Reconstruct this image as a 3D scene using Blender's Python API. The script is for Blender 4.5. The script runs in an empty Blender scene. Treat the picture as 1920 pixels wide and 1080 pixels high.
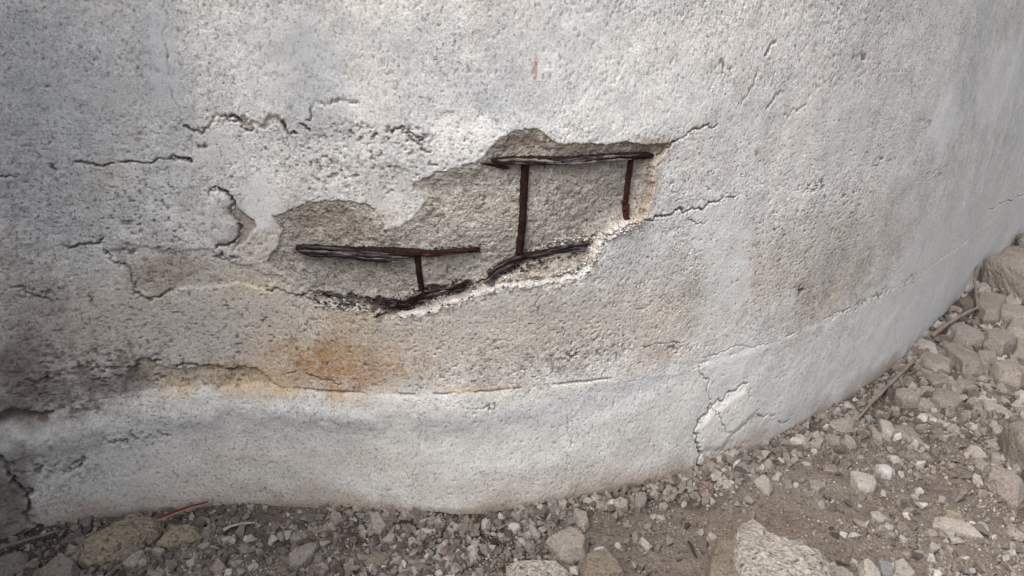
import bpy, math, random
import numpy as np
from mathutils import Matrix, Vector

R = math.radians
rng = np.random.default_rng(7)
random.seed(7)
scene = bpy.context.scene
COL = scene.collection

# ------------------------------------------------------------------ camera
S = 1.2                                    # camera height in metres
PITCH, ROLL, F = R(20), R(2), 1387.0 / 1920.0
cam_d = bpy.data.cameras.new('camera')
cam_d.sensor_width = 36.0
cam_d.lens = 36.0 * F
cam_d.clip_start = 0.05
cam_d.clip_end = 400
cam = bpy.data.objects.new('camera', cam_d)
COL.objects.link(cam)
cam.matrix_world = Matrix.Translation((0, 0, S)) @ Matrix.Rotation(R(90) - PITCH, 4, 'X') @ Matrix.Rotation(ROLL, 4, 'Z')
scene.camera = cam

# ------------------------------------------------------------------ sky, sun, exposure (soft overcast light)
SUN_AZ, SUN_EL = R(-131), R(50)            # from +Y, clockwise: behind the camera, a little to the left
world = bpy.data.worlds.new('World')
scene.world = world
world.use_nodes = True
wn = world.node_tree
sky = wn.nodes.new('ShaderNodeTexSky')
sky.sky_type = 'NISHITA'
sky.sun_disc = False
sky.sun_elevation = SUN_EL
sky.sun_rotation = SUN_AZ
sky.air_density = 1.0
sky.dust_density = 6.0
sky.ozone_density = 0.6
bg = wn.nodes['Background']
bg.inputs['Strength'].default_value = 0.065
hsv = wn.nodes.new('ShaderNodeHueSaturation')          # overcast: the same sky, greyer
hsv.inputs['Saturation'].default_value = 0.55
wn.links.new(sky.outputs['Color'], hsv.inputs['Color'])
wn.links.new(hsv.outputs['Color'], bg.inputs['Color'])

sun_d = bpy.data.lights.new('sun', 'SUN')
sun_d.energy = 1.5
sun_d.angle = R(62)
sun_d.color = (1.0, 0.975, 0.94)
sun = bpy.data.objects.new('sun', sun_d)
COL.objects.link(sun)
sdir = Vector((math.sin(SUN_AZ) * math.cos(SUN_EL), math.cos(SUN_AZ) * math.cos(SUN_EL), math.sin(SUN_EL)))
sun.rotation_euler = (-sdir).to_track_quat('-Z', 'Y').to_euler()

scene.view_settings.view_transform = 'Standard'
scene.view_settings.look = 'None'
scene.view_settings.gamma = 1.0
scene.view_settings.exposure = 1.82
scene.view_settings.use_curve_mapping = False
scene.cycles.max_bounces = 6

# ------------------------------------------------------------------ numpy noise
_T = np.random.default_rng(11).random((256, 256)).astype(np.float32)

def vnoise(x, y, seed=0):
    x = x + seed * 17.31; y = y + seed * 9.77
    xi = np.floor(x).astype(np.int64); yi = np.floor(y).astype(np.int64)
    fx = x - xi; fy = y - yi
    fx = fx * fx * (3 - 2 * fx); fy = fy * fy * (3 - 2 * fy)
    a = _T[xi & 255, yi & 255]; b = _T[(xi + 1) & 255, yi & 255]
    c = _T[xi & 255, (yi + 1) & 255]; d = _T[(xi + 1) & 255, (yi + 1) & 255]
    return (a + (b - a) * fx) * (1 - fy) + (c + (d - c) * fx) * fy

def fbm(x, y, seed=0, octv=4, gain=0.5):
    s = 0; a = 1.0; t = 0
    for o in range(octv):
        s = s + a * vnoise(x * 2 ** o, y * 2 ** o, seed + 3 * o); t += a; a *= gain
    return s / t                                # 0..1, mean .5

def noise3(p, seed=0, octv=3, scale=1.0):
    x, y, z = (p * scale).T
    return (fbm(x + 0.7 * z, y - 0.4 * z, seed, octv) + fbm(y + 0.3 * x + 31, z + 0.6 * x, seed + 5, octv)
            + fbm(z - 0.5 * y + 57, x + 0.2 * y, seed + 9, octv)) / 3 - 0.5

def sstep(a, b, x):
    t = np.clip((x - a) / (b - a), 0, 1)
    return t * t * (3 - 2 * t)

# ------------------------------------------------------------------ surveying: where a sight line of the photograph meets wall and ground
def sight(px, py):
    px = np.asarray(px, float); py = np.asarray(py, float)
    x = (px - 960) / 1387.0; y = (540 - py) / 1387.0
    c, s = math.cos(ROLL), math.sin(ROLL)
    X = c * x - s * y; Y = s * x + c * y
    return X, math.cos(PITCH) + Y * math.sin(PITCH), -math.sin(PITCH) + Y * math.cos(PITCH)

def to_photo(x, y, z):
    z = z - S
    fw = y * math.cos(PITCH) - z * math.sin(PITCH)
    up = y * math.sin(PITCH) + z * math.cos(PITCH)
    X = x / fw; Y = up / fw
    c, s = math.cos(ROLL), math.sin(ROLL)
    return 960 + 1387 * (c * X + s * Y), 540 - 1387 * (-s * X + c * Y)

# plan of the curved wall (metres); unseen left return added to block light
plan_pts = S * np.array([(-1.13, -.25), (-1.13, .15), (-1.128, .45), (-1.12, .65), (-1.11, .85), (-1.07, 1.04), (-1.01, 1.145), (-.93, 1.205), (-.80, 1.257), (-.62, 1.298), (-.4, 1.318),
                         (-.22, 1.306), (-.10, 1.303), (.063, 1.335), (.309, 1.432), (.598, 1.592), (.80, 1.742), (1.13, 2.03),
                         (1.5, 2.43), (1.9, 2.885), (2.5, 3.54), (3.2, 4.29), (4.6, 5.8)])
def catmull(P, n=40):
    out = []
    Q = np.vstack([2 * P[0] - P[1], P, 2 * P[-1] - P[-2]])
    for i in range(len(P) - 1):
        p0, p1, p2, p3 = Q[i:i + 4]
        t = np.linspace(0, 1, n, endpoint=False)[:, None]
        out.append(.5 * (2 * p1 + (p2 - p0) * t + (2 * p0 - 5 * p1 + 4 * p2 - p3) * t ** 2 + (3 * p1 - p0 - 3 * p2 + p3) * t ** 3))
    return np.vstack(out + [P[-1:]])
_c = catmull(plan_pts)
_u = np.concatenate([[0], np.cumsum(np.hypot(*np.diff(_c, axis=0).T))])
UT = np.arange(0, _u[-1], .01)
PXY = np.stack([np.interp(UT, _u, _c[:, 0]), np.interp(UT, _u, _c[:, 1])], 1)
for _ in range(30):
    PXY[1:-1] = .25 * PXY[:-2] + .5 * PXY[1:-1] + .25 * PXY[2:]
TAN = np.gradient(PXY, axis=0); TAN /= np.linalg.norm(TAN, axis=1)[:, None]
NRM = np.stack([TAN[:, 1], -TAN[:, 0]], 1)            # towards the viewer
AZ = PXY[:, 0] / PXY[:, 1]
_k = np.argmax(PXY[:, 1] > .75 * S)                  # from here on azimuth grows along the wall

def plan_at(u):
    return np.stack([np.interp(u, UT, PXY[:, 0]), np.interp(u, UT, PXY[:, 1])], -1), np.stack([np.interp(u, UT, NRM[:, 0]), np.interp(u, UT, NRM[:, 1])], -1)

def at_wall(px, py):
    X, Y, Z = sight(px, py)
    u = np.interp(X / Y, AZ[_k:], UT[_k:])
    y = np.interp(u, UT, PXY[:, 1])
    return u, S + Z * (y / Y)

def wall_line(pts):
    p = np.array(pts, float)
    return np.stack(at_wall(p[:, 0], p[:, 1]), 1)

# ------------------------------------------------------------------ materials
def new_mat(name):
    m = bpy.data.materials.new(name); m.use_nodes = True
    return m, m.node_tree, m.node_tree.nodes['Principled BSDF']

def grain_mat(name, base=None, attr=None, fine=260.0, coarse=30.0, amp=0.3, bump=0.5, dist=0.002, rough=0.95, obj_random=0.0, speck=0.25, tint=None):
    """rough mineral surface: a base colour (or a colour attribute) broken up by grains, specks and a fine relief"""
    m, nt, b = new_mat(name)
    N, L = nt.nodes, nt.links
    tc = N.new('ShaderNodeTexCoord'); vec = tc.outputs['Object']
    if obj_random > 0:
        oi = N.new('ShaderNodeObjectInfo')
        add = N.new('ShaderNodeVectorMath'); add.operation = 'ADD'
        comb = N.new('ShaderNodeVectorMath'); comb.operation = 'SCALE'; comb.inputs[0].default_value = (7, 13, 5)
        L.new(oi.outputs['Random'], comb.inputs['Scale'])
        L.new(vec, add.inputs[0]); L.new(comb.outputs[0], add.inputs[1]); vec = add.outputs[0]
    def noise(scale, det=3, rgh=.6):
        n = N.new('ShaderNodeTexNoise'); n.inputs['Scale'].default_value = scale
        n.inputs['Detail'].default_value = det; n.inputs['Roughness'].default_value = rgh
        L.new(vec, n.inputs['Vector']); return n.outputs['Fac']
    def mul(a, v):
        x = N.new('ShaderNodeMath'); x.operation = 'MULTIPLY'; L.new(a, x.inputs[0])
        if isinstance(v, float): x.inputs[1].default_value = v
        else: L.new(v, x.inputs[1])
        return x.outputs[0]
    def rng_(a, lo, hi, f0=.3, f1=.7):
        x = N.new('ShaderNodeMapRange'); L.new(a, x.inputs['Value'])
        x.inputs['From Min'].default_value = f0; x.inputs['From Max'].default_value = f1
        x.inputs['To Min'].default_value = lo; x.inputs['To Max'].default_value = hi
        return x.outputs['Result']
    nf, nc = noise(fine, 2), noise(coarse, 4)
    v = mul(rng_(nf, 1 - amp, 1 + amp), rng_(nc, 1 - amp * .45, 1 + amp * .45))
    # dark aggregate grains
    sp = noise(fine * .55, 1, .5)
    v = mul(v, rng_(sp, 1 - speck * 2.0, 1.0, .27, .40))
    if obj_random > 0:
        v = mul(v, rng_(oi.outputs['Random'], 1 - obj_random, 1 + obj_random, 0, 1))
    mix = N.new('ShaderNodeVectorMath'); mix.operation = 'SCALE'
    if attr:
        a = N.new('ShaderNodeVertexColor'); a.layer_name = attr; L.new(a.outputs['Color'], mix.inputs[0])
        one = N.new('ShaderNodeMath'); one.operation = 'SUBTRACT'; L.new(v, one.inputs[0]); one.inputs[1].default_value = 1.0
        ma = N.new('ShaderNodeMath'); ma.operation = 'MULTIPLY_ADD'; L.new(one.outputs[0], ma.inputs[0]); L.new(a.outputs['Alpha'], ma.inputs[1]); ma.inputs[2].default_value = 1.0
        v = ma.outputs[0]
    elif tint:
        mc = N.new('ShaderNodeMix'); mc.data_type = 'RGBA'
        mc.inputs[6].default_value = (*base, 1); mc.inputs[7].default_value = (*tint, 1)
        L.new(rng_(noise(coarse * .5, 4), 0, 1, .4, .62), mc.inputs[0]); L.new(mc.outputs[2], mix.inputs[0])
    else:
        mix.inputs[0].default_value = base
    L.new(v, mix.inputs['Scale'])
    L.new(mix.outputs[0], b.inputs['Base Color'])
    b.inputs['Roughness'].default_value = rough
    b.inputs['Specular IOR Level'].default_value = 0.2
    ad = N.new('ShaderNodeMath'); ad.operation = 'ADD'
    L.new(nf, ad.inputs[0]); L.new(mul(noise(fine * .33, 4), 1.3), ad.inputs[1])
    bp = N.new('ShaderNodeBump'); bp.inputs['Strength'].default_value = bump; bp.inputs['Distance'].default_value = dist
    if attr: L.new(mul(a.outputs['Alpha'], float(bump)), bp.inputs['Strength'])
    L.new(ad.outputs[0], bp.inputs['Height']); L.new(bp.outputs[0], b.inputs['Normal'])
    return m

M_WALL = grain_mat('weathered_concrete', attr='albedo', fine=230, coarse=22, amp=.27, bump=.46, dist=.0026, speck=.24)
M_CORE = grain_mat('broken_concrete', attr='albedo', fine=200, coarse=30, amp=.34, bump=.9, dist=.005, speck=.3)
M_SOIL = grain_mat('dusty_soil', attr='albedo', fine=150, coarse=14, amp=.30, bump=.8, dist=.005, speck=.25)
M_GRAVEL = grain_mat('gravel_bits', attr='albedo', fine=190, coarse=40, amp=.22, bump=.6, dist=.002, speck=.15)
STONE = {
    'r': grain_mat('coarse_pale_concrete', base=(.262, .240, .212), tint=(.215, .192, .166), fine=120, coarse=40, amp=.42, bump=1.2, dist=.008, obj_random=.06, speck=.34),
    'y': grain_mat('ochre_dusty_concrete', base=(.215, .178, .132), tint=(.165, .14, .112), fine=120, coarse=34, amp=.42, bump=1.1, dist=.007, speck=.34),
    'c': grain_mat('grey_concrete_rubble', base=(0.187, 0.165, 0.149), tint=(0.157, 0.134, 0.114), fine=190, coarse=24, amp=.28, bump=.8, dist=.003, obj_random=.13, speck=.22),
    'p': grain_mat('pale_concrete_rubble', base=(0.238, 0.216, 0.195), tint=(0.200, 0.178, 0.156), fine=190, coarse=24, amp=.24, bump=.7, dist=.003, obj_random=.10, speck=.18),
    'b': grain_mat('brown_dusty_rubble', base=(0.176, 0.148, 0.116), tint=(0.129, 0.107, 0.084), fine=170, coarse=24, amp=.30, bump=.9, dist=.004, obj_random=.12, speck=.25),
    'w': grain_mat('white_plaster_piece', base=(0.289, 0.280, 0.265), fine=150, coarse=20, amp=.10, bump=.3, dist=.002, obj_random=.06, speck=.06),
    'g': grain_mat('blue_grey_stone', base=(0.130, 0.130, 0.132), fine=170, coarse=24, amp=.2, bump=.5, dist=.002, obj_random=.08, speck=.15),
    'd': grain_mat('dark_earthy_rubble', base=(0.080, 0.064, 0.053), tint=(0.110, 0.090, 0.075), fine=170, coarse=24, amp=.30, bump=.9, dist=.004, obj_random=.12, speck=.25),
    'o': grain_mat('orange_brick_crumb', base=(0.174, 0.096, 0.058), tint=(0.144, 0.106, 0.082), fine=170, coarse=40, amp=.25, bump=.6, dist=.002, speck=.15),
}
M_RUST = grain_mat('dark_red_rust', base=(0.0135, 0.0062, 0.0055), tint=(0.0290, 0.0105, 0.0080), fine=420, coarse=120, amp=.5, bump=1.0, dist=.003, rough=.85, speck=.2)
M_RUSTMID = grain_mat('red_brown_rust', base=(.050, .016, .011), tint=(.022, .009, .007), fine=420, coarse=120, amp=.5, bump=1.0, dist=.003, rough=.9, speck=.2)
M_RUSTRED = grain_mat('bright_red_rust', base=(0.0960, 0.0270, 0.0150), tint=(0.0420, 0.0150, 0.0108), fine=420, coarse=120, amp=.5, bump=1.0, dist=.003, rough=.9, speck=.2)
M_FLAKE = grain_mat('grey_violet_rust_layers', base=(0.0800, 0.0720, 0.0800), tint=(0.0180, 0.0144, 0.0156), fine=420, coarse=90, amp=.5, bump=.9, dist=.002, rough=.7, speck=.2)
M_FLAKE2 = grain_mat('pale_rust_layers', base=(0.2100, 0.1800, 0.1750), tint=(0.0540, 0.0420, 0.0450), fine=420, coarse=90, amp=.4, bump=.8, dist=.002, rough=.75, speck=.2)
M_TWIG = grain_mat('dry_twig_bark', base=(0.167, 0.140, 0.118), tint=(0.130, 0.105, 0.087), fine=300, coarse=60, amp=.25, bump=.5, dist=.001)
M_STRAW = grain_mat('pale_straw', base=(0.279, 0.248, 0.205), fine=300, coarse=60, amp=.2, bump=.4, dist=.001)
M_BARK = grain_mat('dark_bark', base=(0.028, 0.021, 0.017), fine=300, coarse=60, amp=.3, bump=.6, dist=.001)
M_RED = grain_mat('red_painted_wood', base=(0.130, 0.020, 0.020), tint=(0.093, 0.019, 0.019), fine=300, coarse=60, amp=.2, bump=.3, dist=.001, rough=.7)
M_PINK = grain_mat('bare_pinkish_wood', base=(0.223, 0.136, 0.118), fine=300, coarse=60, amp=.2, bump=.3, dist=.001, rough=.8)

# ------------------------------------------------------------------ helpers: objects
def mesh_np(name, V, Fq, mat, smooth=True, col=None, alpha=None):
    me = bpy.data.meshes.new(name)
    V = np.asarray(V, np.float32); Fq = np.asarray(Fq, np.int32)
    k = Fq.shape[1]
    me.vertices.add(len(V)); me.vertices.foreach_set('co', V.ravel())
    me.loops.add(Fq.size); me.loops.foreach_set('vertex_index', Fq.ravel())
    me.polygons.add(len(Fq)); me.polygons.foreach_set('loop_start', np.arange(0, Fq.size, k, dtype=np.int32))
    me.polygons.foreach_set('loop_total', np.full(len(Fq), k, np.int32))
    me.update(calc_edges=True)
    me.polygons.foreach_set('use_smooth', np.full(len(Fq), smooth, bool))
    if col is not None:
        a = me.color_attributes.new('albedo', 'FLOAT_COLOR', 'POINT')
        c4 = np.ones((len(V), 4), np.float32); c4[:, :3] = col
        if alpha is not None: c4[:, 3] = alpha
        a.data.foreach_set('color', c4.ravel())
    me.materials.append(mat)
    return me

def link(name, me, parent=None, loc=None):
    o = bpy.data.objects.new(name, me); COL.objects.link(o)
    if parent is not None: o.parent = parent
    if loc is not None: o.location = loc
    return o

def tag(o, label, cat, group=None):
    o['label'] = label; o['category'] = cat
    if group: o['group'] = group
    return o

# ------------------------------------------------------------------ distance tools on the wall sheet
def roughen(L, amp, it=4, seed=0):
    r = np.random.default_rng(seed + 100)
    P = np.array(L, float)
    for _ in range(it):
        a, b = P[:-1], P[1:]
        d = b - a; ln = np.linalg.norm(d, axis=1, keepdims=True) + 1e-9
        mid = .5 * (a + b) + np.stack([-d[:, 1], d[:, 0]], 1) / ln * (r.standard_normal((len(a), 1)) * np.minimum(amp, .22 * ln))
        Q = np.empty((len(P) + len(mid), 2)); Q[0::2] = P; Q[1::2] = mid; P = Q
        amp *= .68
    return P

def dist_line(U, Z, P, closed=False):
    """distance to a polyline, and the running length at the nearest spot"""
    if closed: P = np.vstack([P, P[:1]])
    best = np.full(U.shape, 1e9); run = np.zeros(U.shape); acc = 0
    for a, b in zip(P[:-1], P[1:]):
        d = b - a; l2 = max(d @ d, 1e-12)
        t = np.clip(((U - a[0]) * d[0] + (Z - a[1]) * d[1]) / l2, 0, 1)
        q = (U - a[0] - t * d[0]) ** 2 + (Z - a[1] - t * d[1]) ** 2
        m = q < best
        best[m] = q[m]; run[m] = acc + t[m] * math.sqrt(l2)
        acc += math.sqrt(l2)
    return np.sqrt(best), run

def inside(U, Z, P):
    r = np.zeros(U.shape, bool)
    for (x0, y0), (x1, y1) in zip(P, np.roll(P, -1, 0)):
        if y0 == y1: continue
        c = ((y0 > Z) != (y1 > Z)) & (U < (x1 - x0) * (Z - y0) / (y1 - y0) + x0)
        r ^= c
    return r

# ------------------------------------------------------------------ THE WALL
u0 = np.interp(-.86, AZ[_k:], UT[_k:]); u1 = np.interp(.40, AZ[_k:], UT[_k:]); u2 = np.interp(.74, AZ[_k:], UT[_k:])
ua, ub = np.interp([-.50, .335], AZ[_k:], UT[_k:])
us = np.concatenate([np.arange(.02, u0 - .02, .03), np.arange(u0, ua, .0036), np.arange(ua, ub, .0022), np.arange(ub, u1, .0036), np.arange(u1, u1 + .6, .0048), np.arange(u1 + .6, u2, .0085), np.arange(u2, UT[-1] - .02, .05)])
zs = np.concatenate([np.arange(-.07, .31, .0036), np.arange(.31, .99, .0022), np.arange(.99, 1.42, .0044), np.arange(1.42, 1.50, .008), np.arange(1.50, 2.45, .04)])
us = us[np.concatenate([[True], np.diff(us) > .0012])]; zs = zs[np.concatenate([[True], np.diff(zs) > .0012])]
nu, nz = len(us), len(zs)
Ug, Zg = np.meshgrid(us, zs)                            # rows = z
D = np.zeros_like(Ug); 
XYg, NYg = plan_at(Ug)
graze = 1 - .75 * sstep(u1 + .05, u1 + .9, Ug)          # relief gets calmer on the smooth far end

# --- where things are on the wall, read from the photograph
joint = wall_line([(0, 788), (60, 779), (130, 768), (210, 752), (280, 742), (340, 735), (420, 729), (500, 727), (580, 730), (660, 738), (740, 742), (820, 742), (900, 737), (980, 730),
                   (1060, 721), (1140, 712), (1220, 701), (1300, 688), (1380, 664), (1450, 640), (1520, 612), (1580, 587), (1650, 555), (1700, 530), (1760, 490), (1820, 445), (1880, 398), (1920, 366)])
jz = np.interp(us, joint[:, 0], joint[:, 1]) + .004 * (fbm(us * 6, us * 0, 3, 5) - .5)
JZ = jz[None, :] + (.010 + .022 * (1 - sstep(*at_wall([60, 330], [770, 740])[0], Ug))) * (fbm(Ug * 22, Zg * 22, 41, 4) - .5)

def region(pts, warp=.012, wscale=30, seed=0, pad=.18):
    """signed distance (positive inside) to an outline, its edge broken up by noise"""
    P = wall_line(pts)
    lo = P.min(0) - pad; hi = P.max(0) + pad
    c0, c1 = np.searchsorted(us, [lo[0], hi[0]]); r0, r1 = np.searchsorted(zs, [lo[1], hi[1]])
    sl = (slice(r0, r1), slice(c0, c1))
    U = Ug[sl] + warp * (fbm(Ug[sl] * wscale, Zg[sl] * wscale, seed, 5, .6) - .5) * 2
    Z = Zg[sl] + warp * (fbm(Ug[sl] * wscale + 50, Zg[sl] * wscale, seed + 1, 5, .6) - .5) * 2
    d, _ = dist_line(U, Z, P, True)
    return sl, np.where(inside(U, Z, P), d, -d)

def blob(cx, cy, rx, ry, seed=0, ang=0.0, soft=1.0, warp=.5):
    """soft patch with a ragged rim, 0..1"""
    (uc, ul, ur), (zc, _, _) = at_wall([cx, cx - rx, cx + rx], [cy] * 3)
    ru = abs(ur - ul) / 2
    _, zz = at_wall([cx, cx], [cy - ry, cy + ry]); rz = abs(zz[0] - zz[1]) / 2
    c, s = math.cos(R(ang)), math.sin(R(ang))
    ext = 1 + .25 * soft + warp
    eu = ext * (abs(c) * ru + abs(s) * rz); ez = ext * (abs(s) * ru + abs(c) * rz)
    c0, c1 = np.searchsorted(us, [uc - eu, uc + eu]); r0, r1 = np.searchsorted(zs, [zc - ez, zc + ez])
    out = np.zeros(Ug.shape, np.float32)
    if c1 <= c0 or r1 <= r0: return out
    U, Z = Ug[r0:r1, c0:c1], Zg[r0:r1, c0:c1]
    du, dz = U - uc, Z - zc
    q = np.sqrt(((c * du + s * dz) / ru) ** 2 + ((-s * du + c * dz) / rz) ** 2)
    q = q + warp * (fbm(U * 14, Z * 14, seed + 7, 5, .6) - .5) * 2
    out[r0:r1, c0:c1] = 1 - sstep(1 - .75 * soft, 1 + .25 * soft, q)
    return out

ALB = np.empty(Ug.shape + (3,), np.float32)
def lay(color, w):
    r = np.flatnonzero(w.max(1) > 0); c = np.flatnonzero(w.max(0) > 0)
    if not len(r): return
    sl = (slice(r[0], r[-1] + 1), slice(c[0], c[-1] + 1))
    w = np.clip(w[sl], 0, 1)[..., None].astype(np.float32)
    ALB[sl] = ALB[sl] * (1 - w) + np.array(color, np.float32) * w

# --- base colours
n_big = fbm(Ug * 3.1, Zg * 3.1, 1, 5); n_mid = fbm(Ug * 11, Zg * 11, 2, 5, .6); n_fin = fbm(Ug * 60, Zg * 60, 4, 4, .65)
n_str = fbm(Ug * 26, Zg * 1.6, 5, 4)                     # vertical run marks
WARM, COOL, PALE, BEIGE = (.55, .535, .51), (.47, .48, .49), (.66, .655, .64), (.455, .418, .375)
ALB[...] = np.array(WARM, np.float32)
lay(COOL, sstep(.42, .58, n_big * .65 + n_str * .35) * .75)
lay(PALE, sstep(.50, .62, n_mid) * .45)
lay((.40, .375, .345), sstep(.55, .72, fbm(Ug * 7, Zg * 7, 15, 5, .65)) * .45)
lay((.33, .30, .27), sstep(.60, .76, n_fin) * .45)
for a in [(120, 120, 170, 190, 1), (300, 100, 60, 200, 2), (560, 120, 150, 160, 3), (60, 300, 140, 260, 4), (1000, 160, 160, 110, 6), (800, 120, 110, 150, 8), (160, 860, 120, 60, 9)]:
    lay((.365, .385, .41), blob(*a) * .65)
for a in [(1190, 120, 260, 150, 21), (1130, 235, 230, 40, 22), (430, 130, 120, 130, 23), (870, 250, 90, 50, 24), (560, 320, 120, 70, 25), (440, 290, 90, 50, 26)]:
    lay(PALE, blob(*a) * .7)
# the beige field of older concrete between the break and the joint
mid_f = sstep(0, .03, Zg - JZ) * (1 - sstep(.78, .92, Zg + .1 * n_mid * 0))
for a in [(620, 500, 300, 80, 30), (700, 620, 420, 120, 31), (330, 600, 240, 130, 32), (1100, 600, 270, 90, 33), (120, 620, 160, 130, 34), (1560, 470, 200, 120, 35)]:
    lay(BEIGE, blob(*a) * mid_f * .75)
for a in [(1420, 60, 200, 110, 36), (1700, 120, 160, 150, 37), (1560, 330, 220, 120, 38)]:
    lay((.60, .585, .56), blob(*a) * .55)
# base course
base_m = 1 - sstep(-.016, .008, Zg - JZ)
lay((.52, .51, .485), base_m * .7)
for a in [(560, 780, 240, 45, 41), (1100, 760, 220, 40, 42), (900, 860, 260, 60, 43), (280, 800, 170, 40, 44), (1450, 720, 140, 80, 45)]:
    lay((.60, .60, .59), blob(*a) * base_m * .6)
for a in [(600, 860, 300, 30, 46), (400, 915, 260, 35, 47), (1000, 905, 260, 30, 48)]:
    lay((.47, .43, .385), blob(*a) * base_m * .6)
lay((.43, .445, .465), blob(1010, 770, 330, 22, 49, 6) * .55)
lay((.43, .445, .465), blob(1180, 745, 160, 18, 50, 12) * .55)
lay((.66, .66, .655), blob(1240, 725, 180, 14, 52, 14) * .6)
# stains: rust, ochre, pink
rs = sstep(.38, .60, fbm(Ug * 105, Zg * 105, 17, 4, .8))
lay((.45, .31, .19), blob(640, 680, 175, 70, 61, 0, 1.0, .8) * (.45 + .30 * rs))
lay((.34, .19, .09), blob(632, 690, 115, 46, 62, 0, 1.2, 1.0) * (.38 + .60 * rs))
lay((.50, .37, .22), blob(430, 708, 170, 36, 63, 0, 1.1, .8) * .75)
lay((.50, .40, .28), blob(640, 610, 160, 60, 64, 0, 1.2, .8) * .40)
lay((.54, .46, .33), blob(460, 535, 80, 32, 65, 0, 1.2, .8) * .5)
lay((.47, .39, .32), blob(1250, 600, 70, 70, 66, 0, 1.2, .9) * .22)
lay((.46, .36, .27), blob(1540, 575, 85, 40, 67, 8, 1.1, .8) * .32)
lay((.47, .37, .26), blob(890, 730, 90, 10, 68, 2, 1.1, .8) * .5)
lay((.49, .385, .32), blob(1230, 665, 70, 22, 69, 0, 1.2, .8) * .4)
lay((.25, .19, .15), blob(1500, 545, 11, 16, 70, 0, 1.0, .6) * .8)
lay((.30, .215, .16), blob(258, 260, 9, 7, 71) * .8)
lay((.36, .19, .13), blob(1004, 128, 4, 24, 72, 0, 1.0, .6) * .75)
lay((.33, .25, .18), blob(1421, 285, 7, 9, 73) * .7)
lay((.31, .25, .20), blob(320, 500, 80, 28, 74, 0, 1.1, 1.0) * .55)
lay((.33, .27, .215), blob(300, 520, 55, 40, 75, 0, 1.1, 1.0) * .5)
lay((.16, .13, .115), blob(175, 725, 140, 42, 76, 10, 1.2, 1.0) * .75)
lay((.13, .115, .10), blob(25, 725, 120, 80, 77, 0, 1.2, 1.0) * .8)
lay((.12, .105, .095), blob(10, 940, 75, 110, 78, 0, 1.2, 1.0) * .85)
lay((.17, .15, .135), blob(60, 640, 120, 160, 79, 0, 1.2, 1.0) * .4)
for a in [(520, 935, 200, 26, 401), (700, 945, 120, 22, 402), (330, 955, 110, 20, 403), (160, 965, 90, 26, 404), (1000, 950, 180, 18, 405)]:
    lay((.33, .285, .25), blob(*a, 0, 1.2, .8) * .6)
lay((.40, .31, .24), blob(640, 460, 260, 120, 78, 0, 1.2, .8) * .3)
gs = sstep(.50, .64, fbm(Ug * 95, Zg * 95, 18, 4, .7))
for a, w in [((120, 700, 230, 100, 410), .8), ((400, 700, 130, 34, 411), .6), ((120, 880, 140, 60, 412), .5), ((60, 450, 120, 200, 413), .45), ((660, 310, 170, 70, 414), .5), ((300, 500, 120, 60, 415), .6), ((560, 520, 90, 50, 416), .5), ((1100, 660, 200, 50, 417), .4), ((1600, 520, 130, 60, 418), .4), ((900, 700, 240, 40, 419), .4), ((1400, 800, 80, 60, 420), .4)]:
    lay((.15, .125, .105), blob(*a, 0, 1.2, .8) * gs * w)
# smooth trowelled patches
smooth_m = np.zeros_like(Ug)
for a, c, w in [((400, 285, 70, 42, 81), (.57, .565, .55), .8), ((495, 375, 36, 60, 82), (.62, .615, .60), .9), ((740, 400, 48, 34, 83), (.60, .58, .545), 0),
                ((1365, 500, 55, 130, 84), (.575, .575, .565), .75), ((1330, 420, 60, 45, 85), (.57, .575, .575), .7), ((1370, 690, 60, 70, 86), (.57, .57, .56), .6),
                ((1775, 230, 30, 70, 87), (.64, .64, .64), .8), ((1880, 150, 50, 90, 88), (.61, .61, .61), .7), ((1730, 560, 70, 160, 89), (.55, .545, .53), .8),
                ((1860, 420, 80, 120, 90), (.52, .51, .49), .7), ((305, 110, 28, 130, 91), (.52, .53, .545), .6), ((1560, 720, 170, 90, 92), (.545, .535, .52), .6), ((425, 440, 26, 22, 93), (.53, .54, .55), .7)]:
    b = blob(*a, 0, .7, .6); lay(c, b * w); smooth_m = np.maximum(smooth_m, b * (w > 0))
for a in [(1150, 130, 330, 170, 94), (620, 130, 220, 130, 95), (1500, 250, 180, 110, 96), (900, 850, 420, 90, 97)]:
    smooth_m = np.maximum(smooth_m, blob(*a, 0, 1.2, .8) * .55)
smooth_m = np.maximum(smooth_m, base_m * .35)
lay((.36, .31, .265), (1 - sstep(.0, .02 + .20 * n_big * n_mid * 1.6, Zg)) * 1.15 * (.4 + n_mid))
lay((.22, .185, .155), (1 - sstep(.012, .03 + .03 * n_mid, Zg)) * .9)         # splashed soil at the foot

# --- general relief
rough_m = (1 - .7 * smooth_m) * graze
D += .010 * (n_big - .5) + .004 * (n_mid - .5) * graze
D += (.0013 * (fbm(Ug * 190, Zg * 190, 12, 2, .7) - .5) + .0008 * (fbm(Ug * 60, Zg * 60, 13, 3) - .5)) * rough_m
# base course stands proud with a worn arris
D += .0045 * base_m * graze * (1 - .75 * sstep(*at_wall([480, 900], [730, 735])[0], Ug))
D += .006 * (fbm(Ug * 8, Zg * 8, 14, 4) - .5) * base_m * graze
D += .013 * np.exp(-((JZ - Zg - .055) / .045) ** 2) * (1 - sstep(*at_wall([520, 1150], [730, 715])[0], Ug)) * (.6 + .8 * n_mid)
lipz = np.exp(-((Zg - JZ + .012) / .012) ** 2)
D += .0004 * lipz * graze
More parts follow.
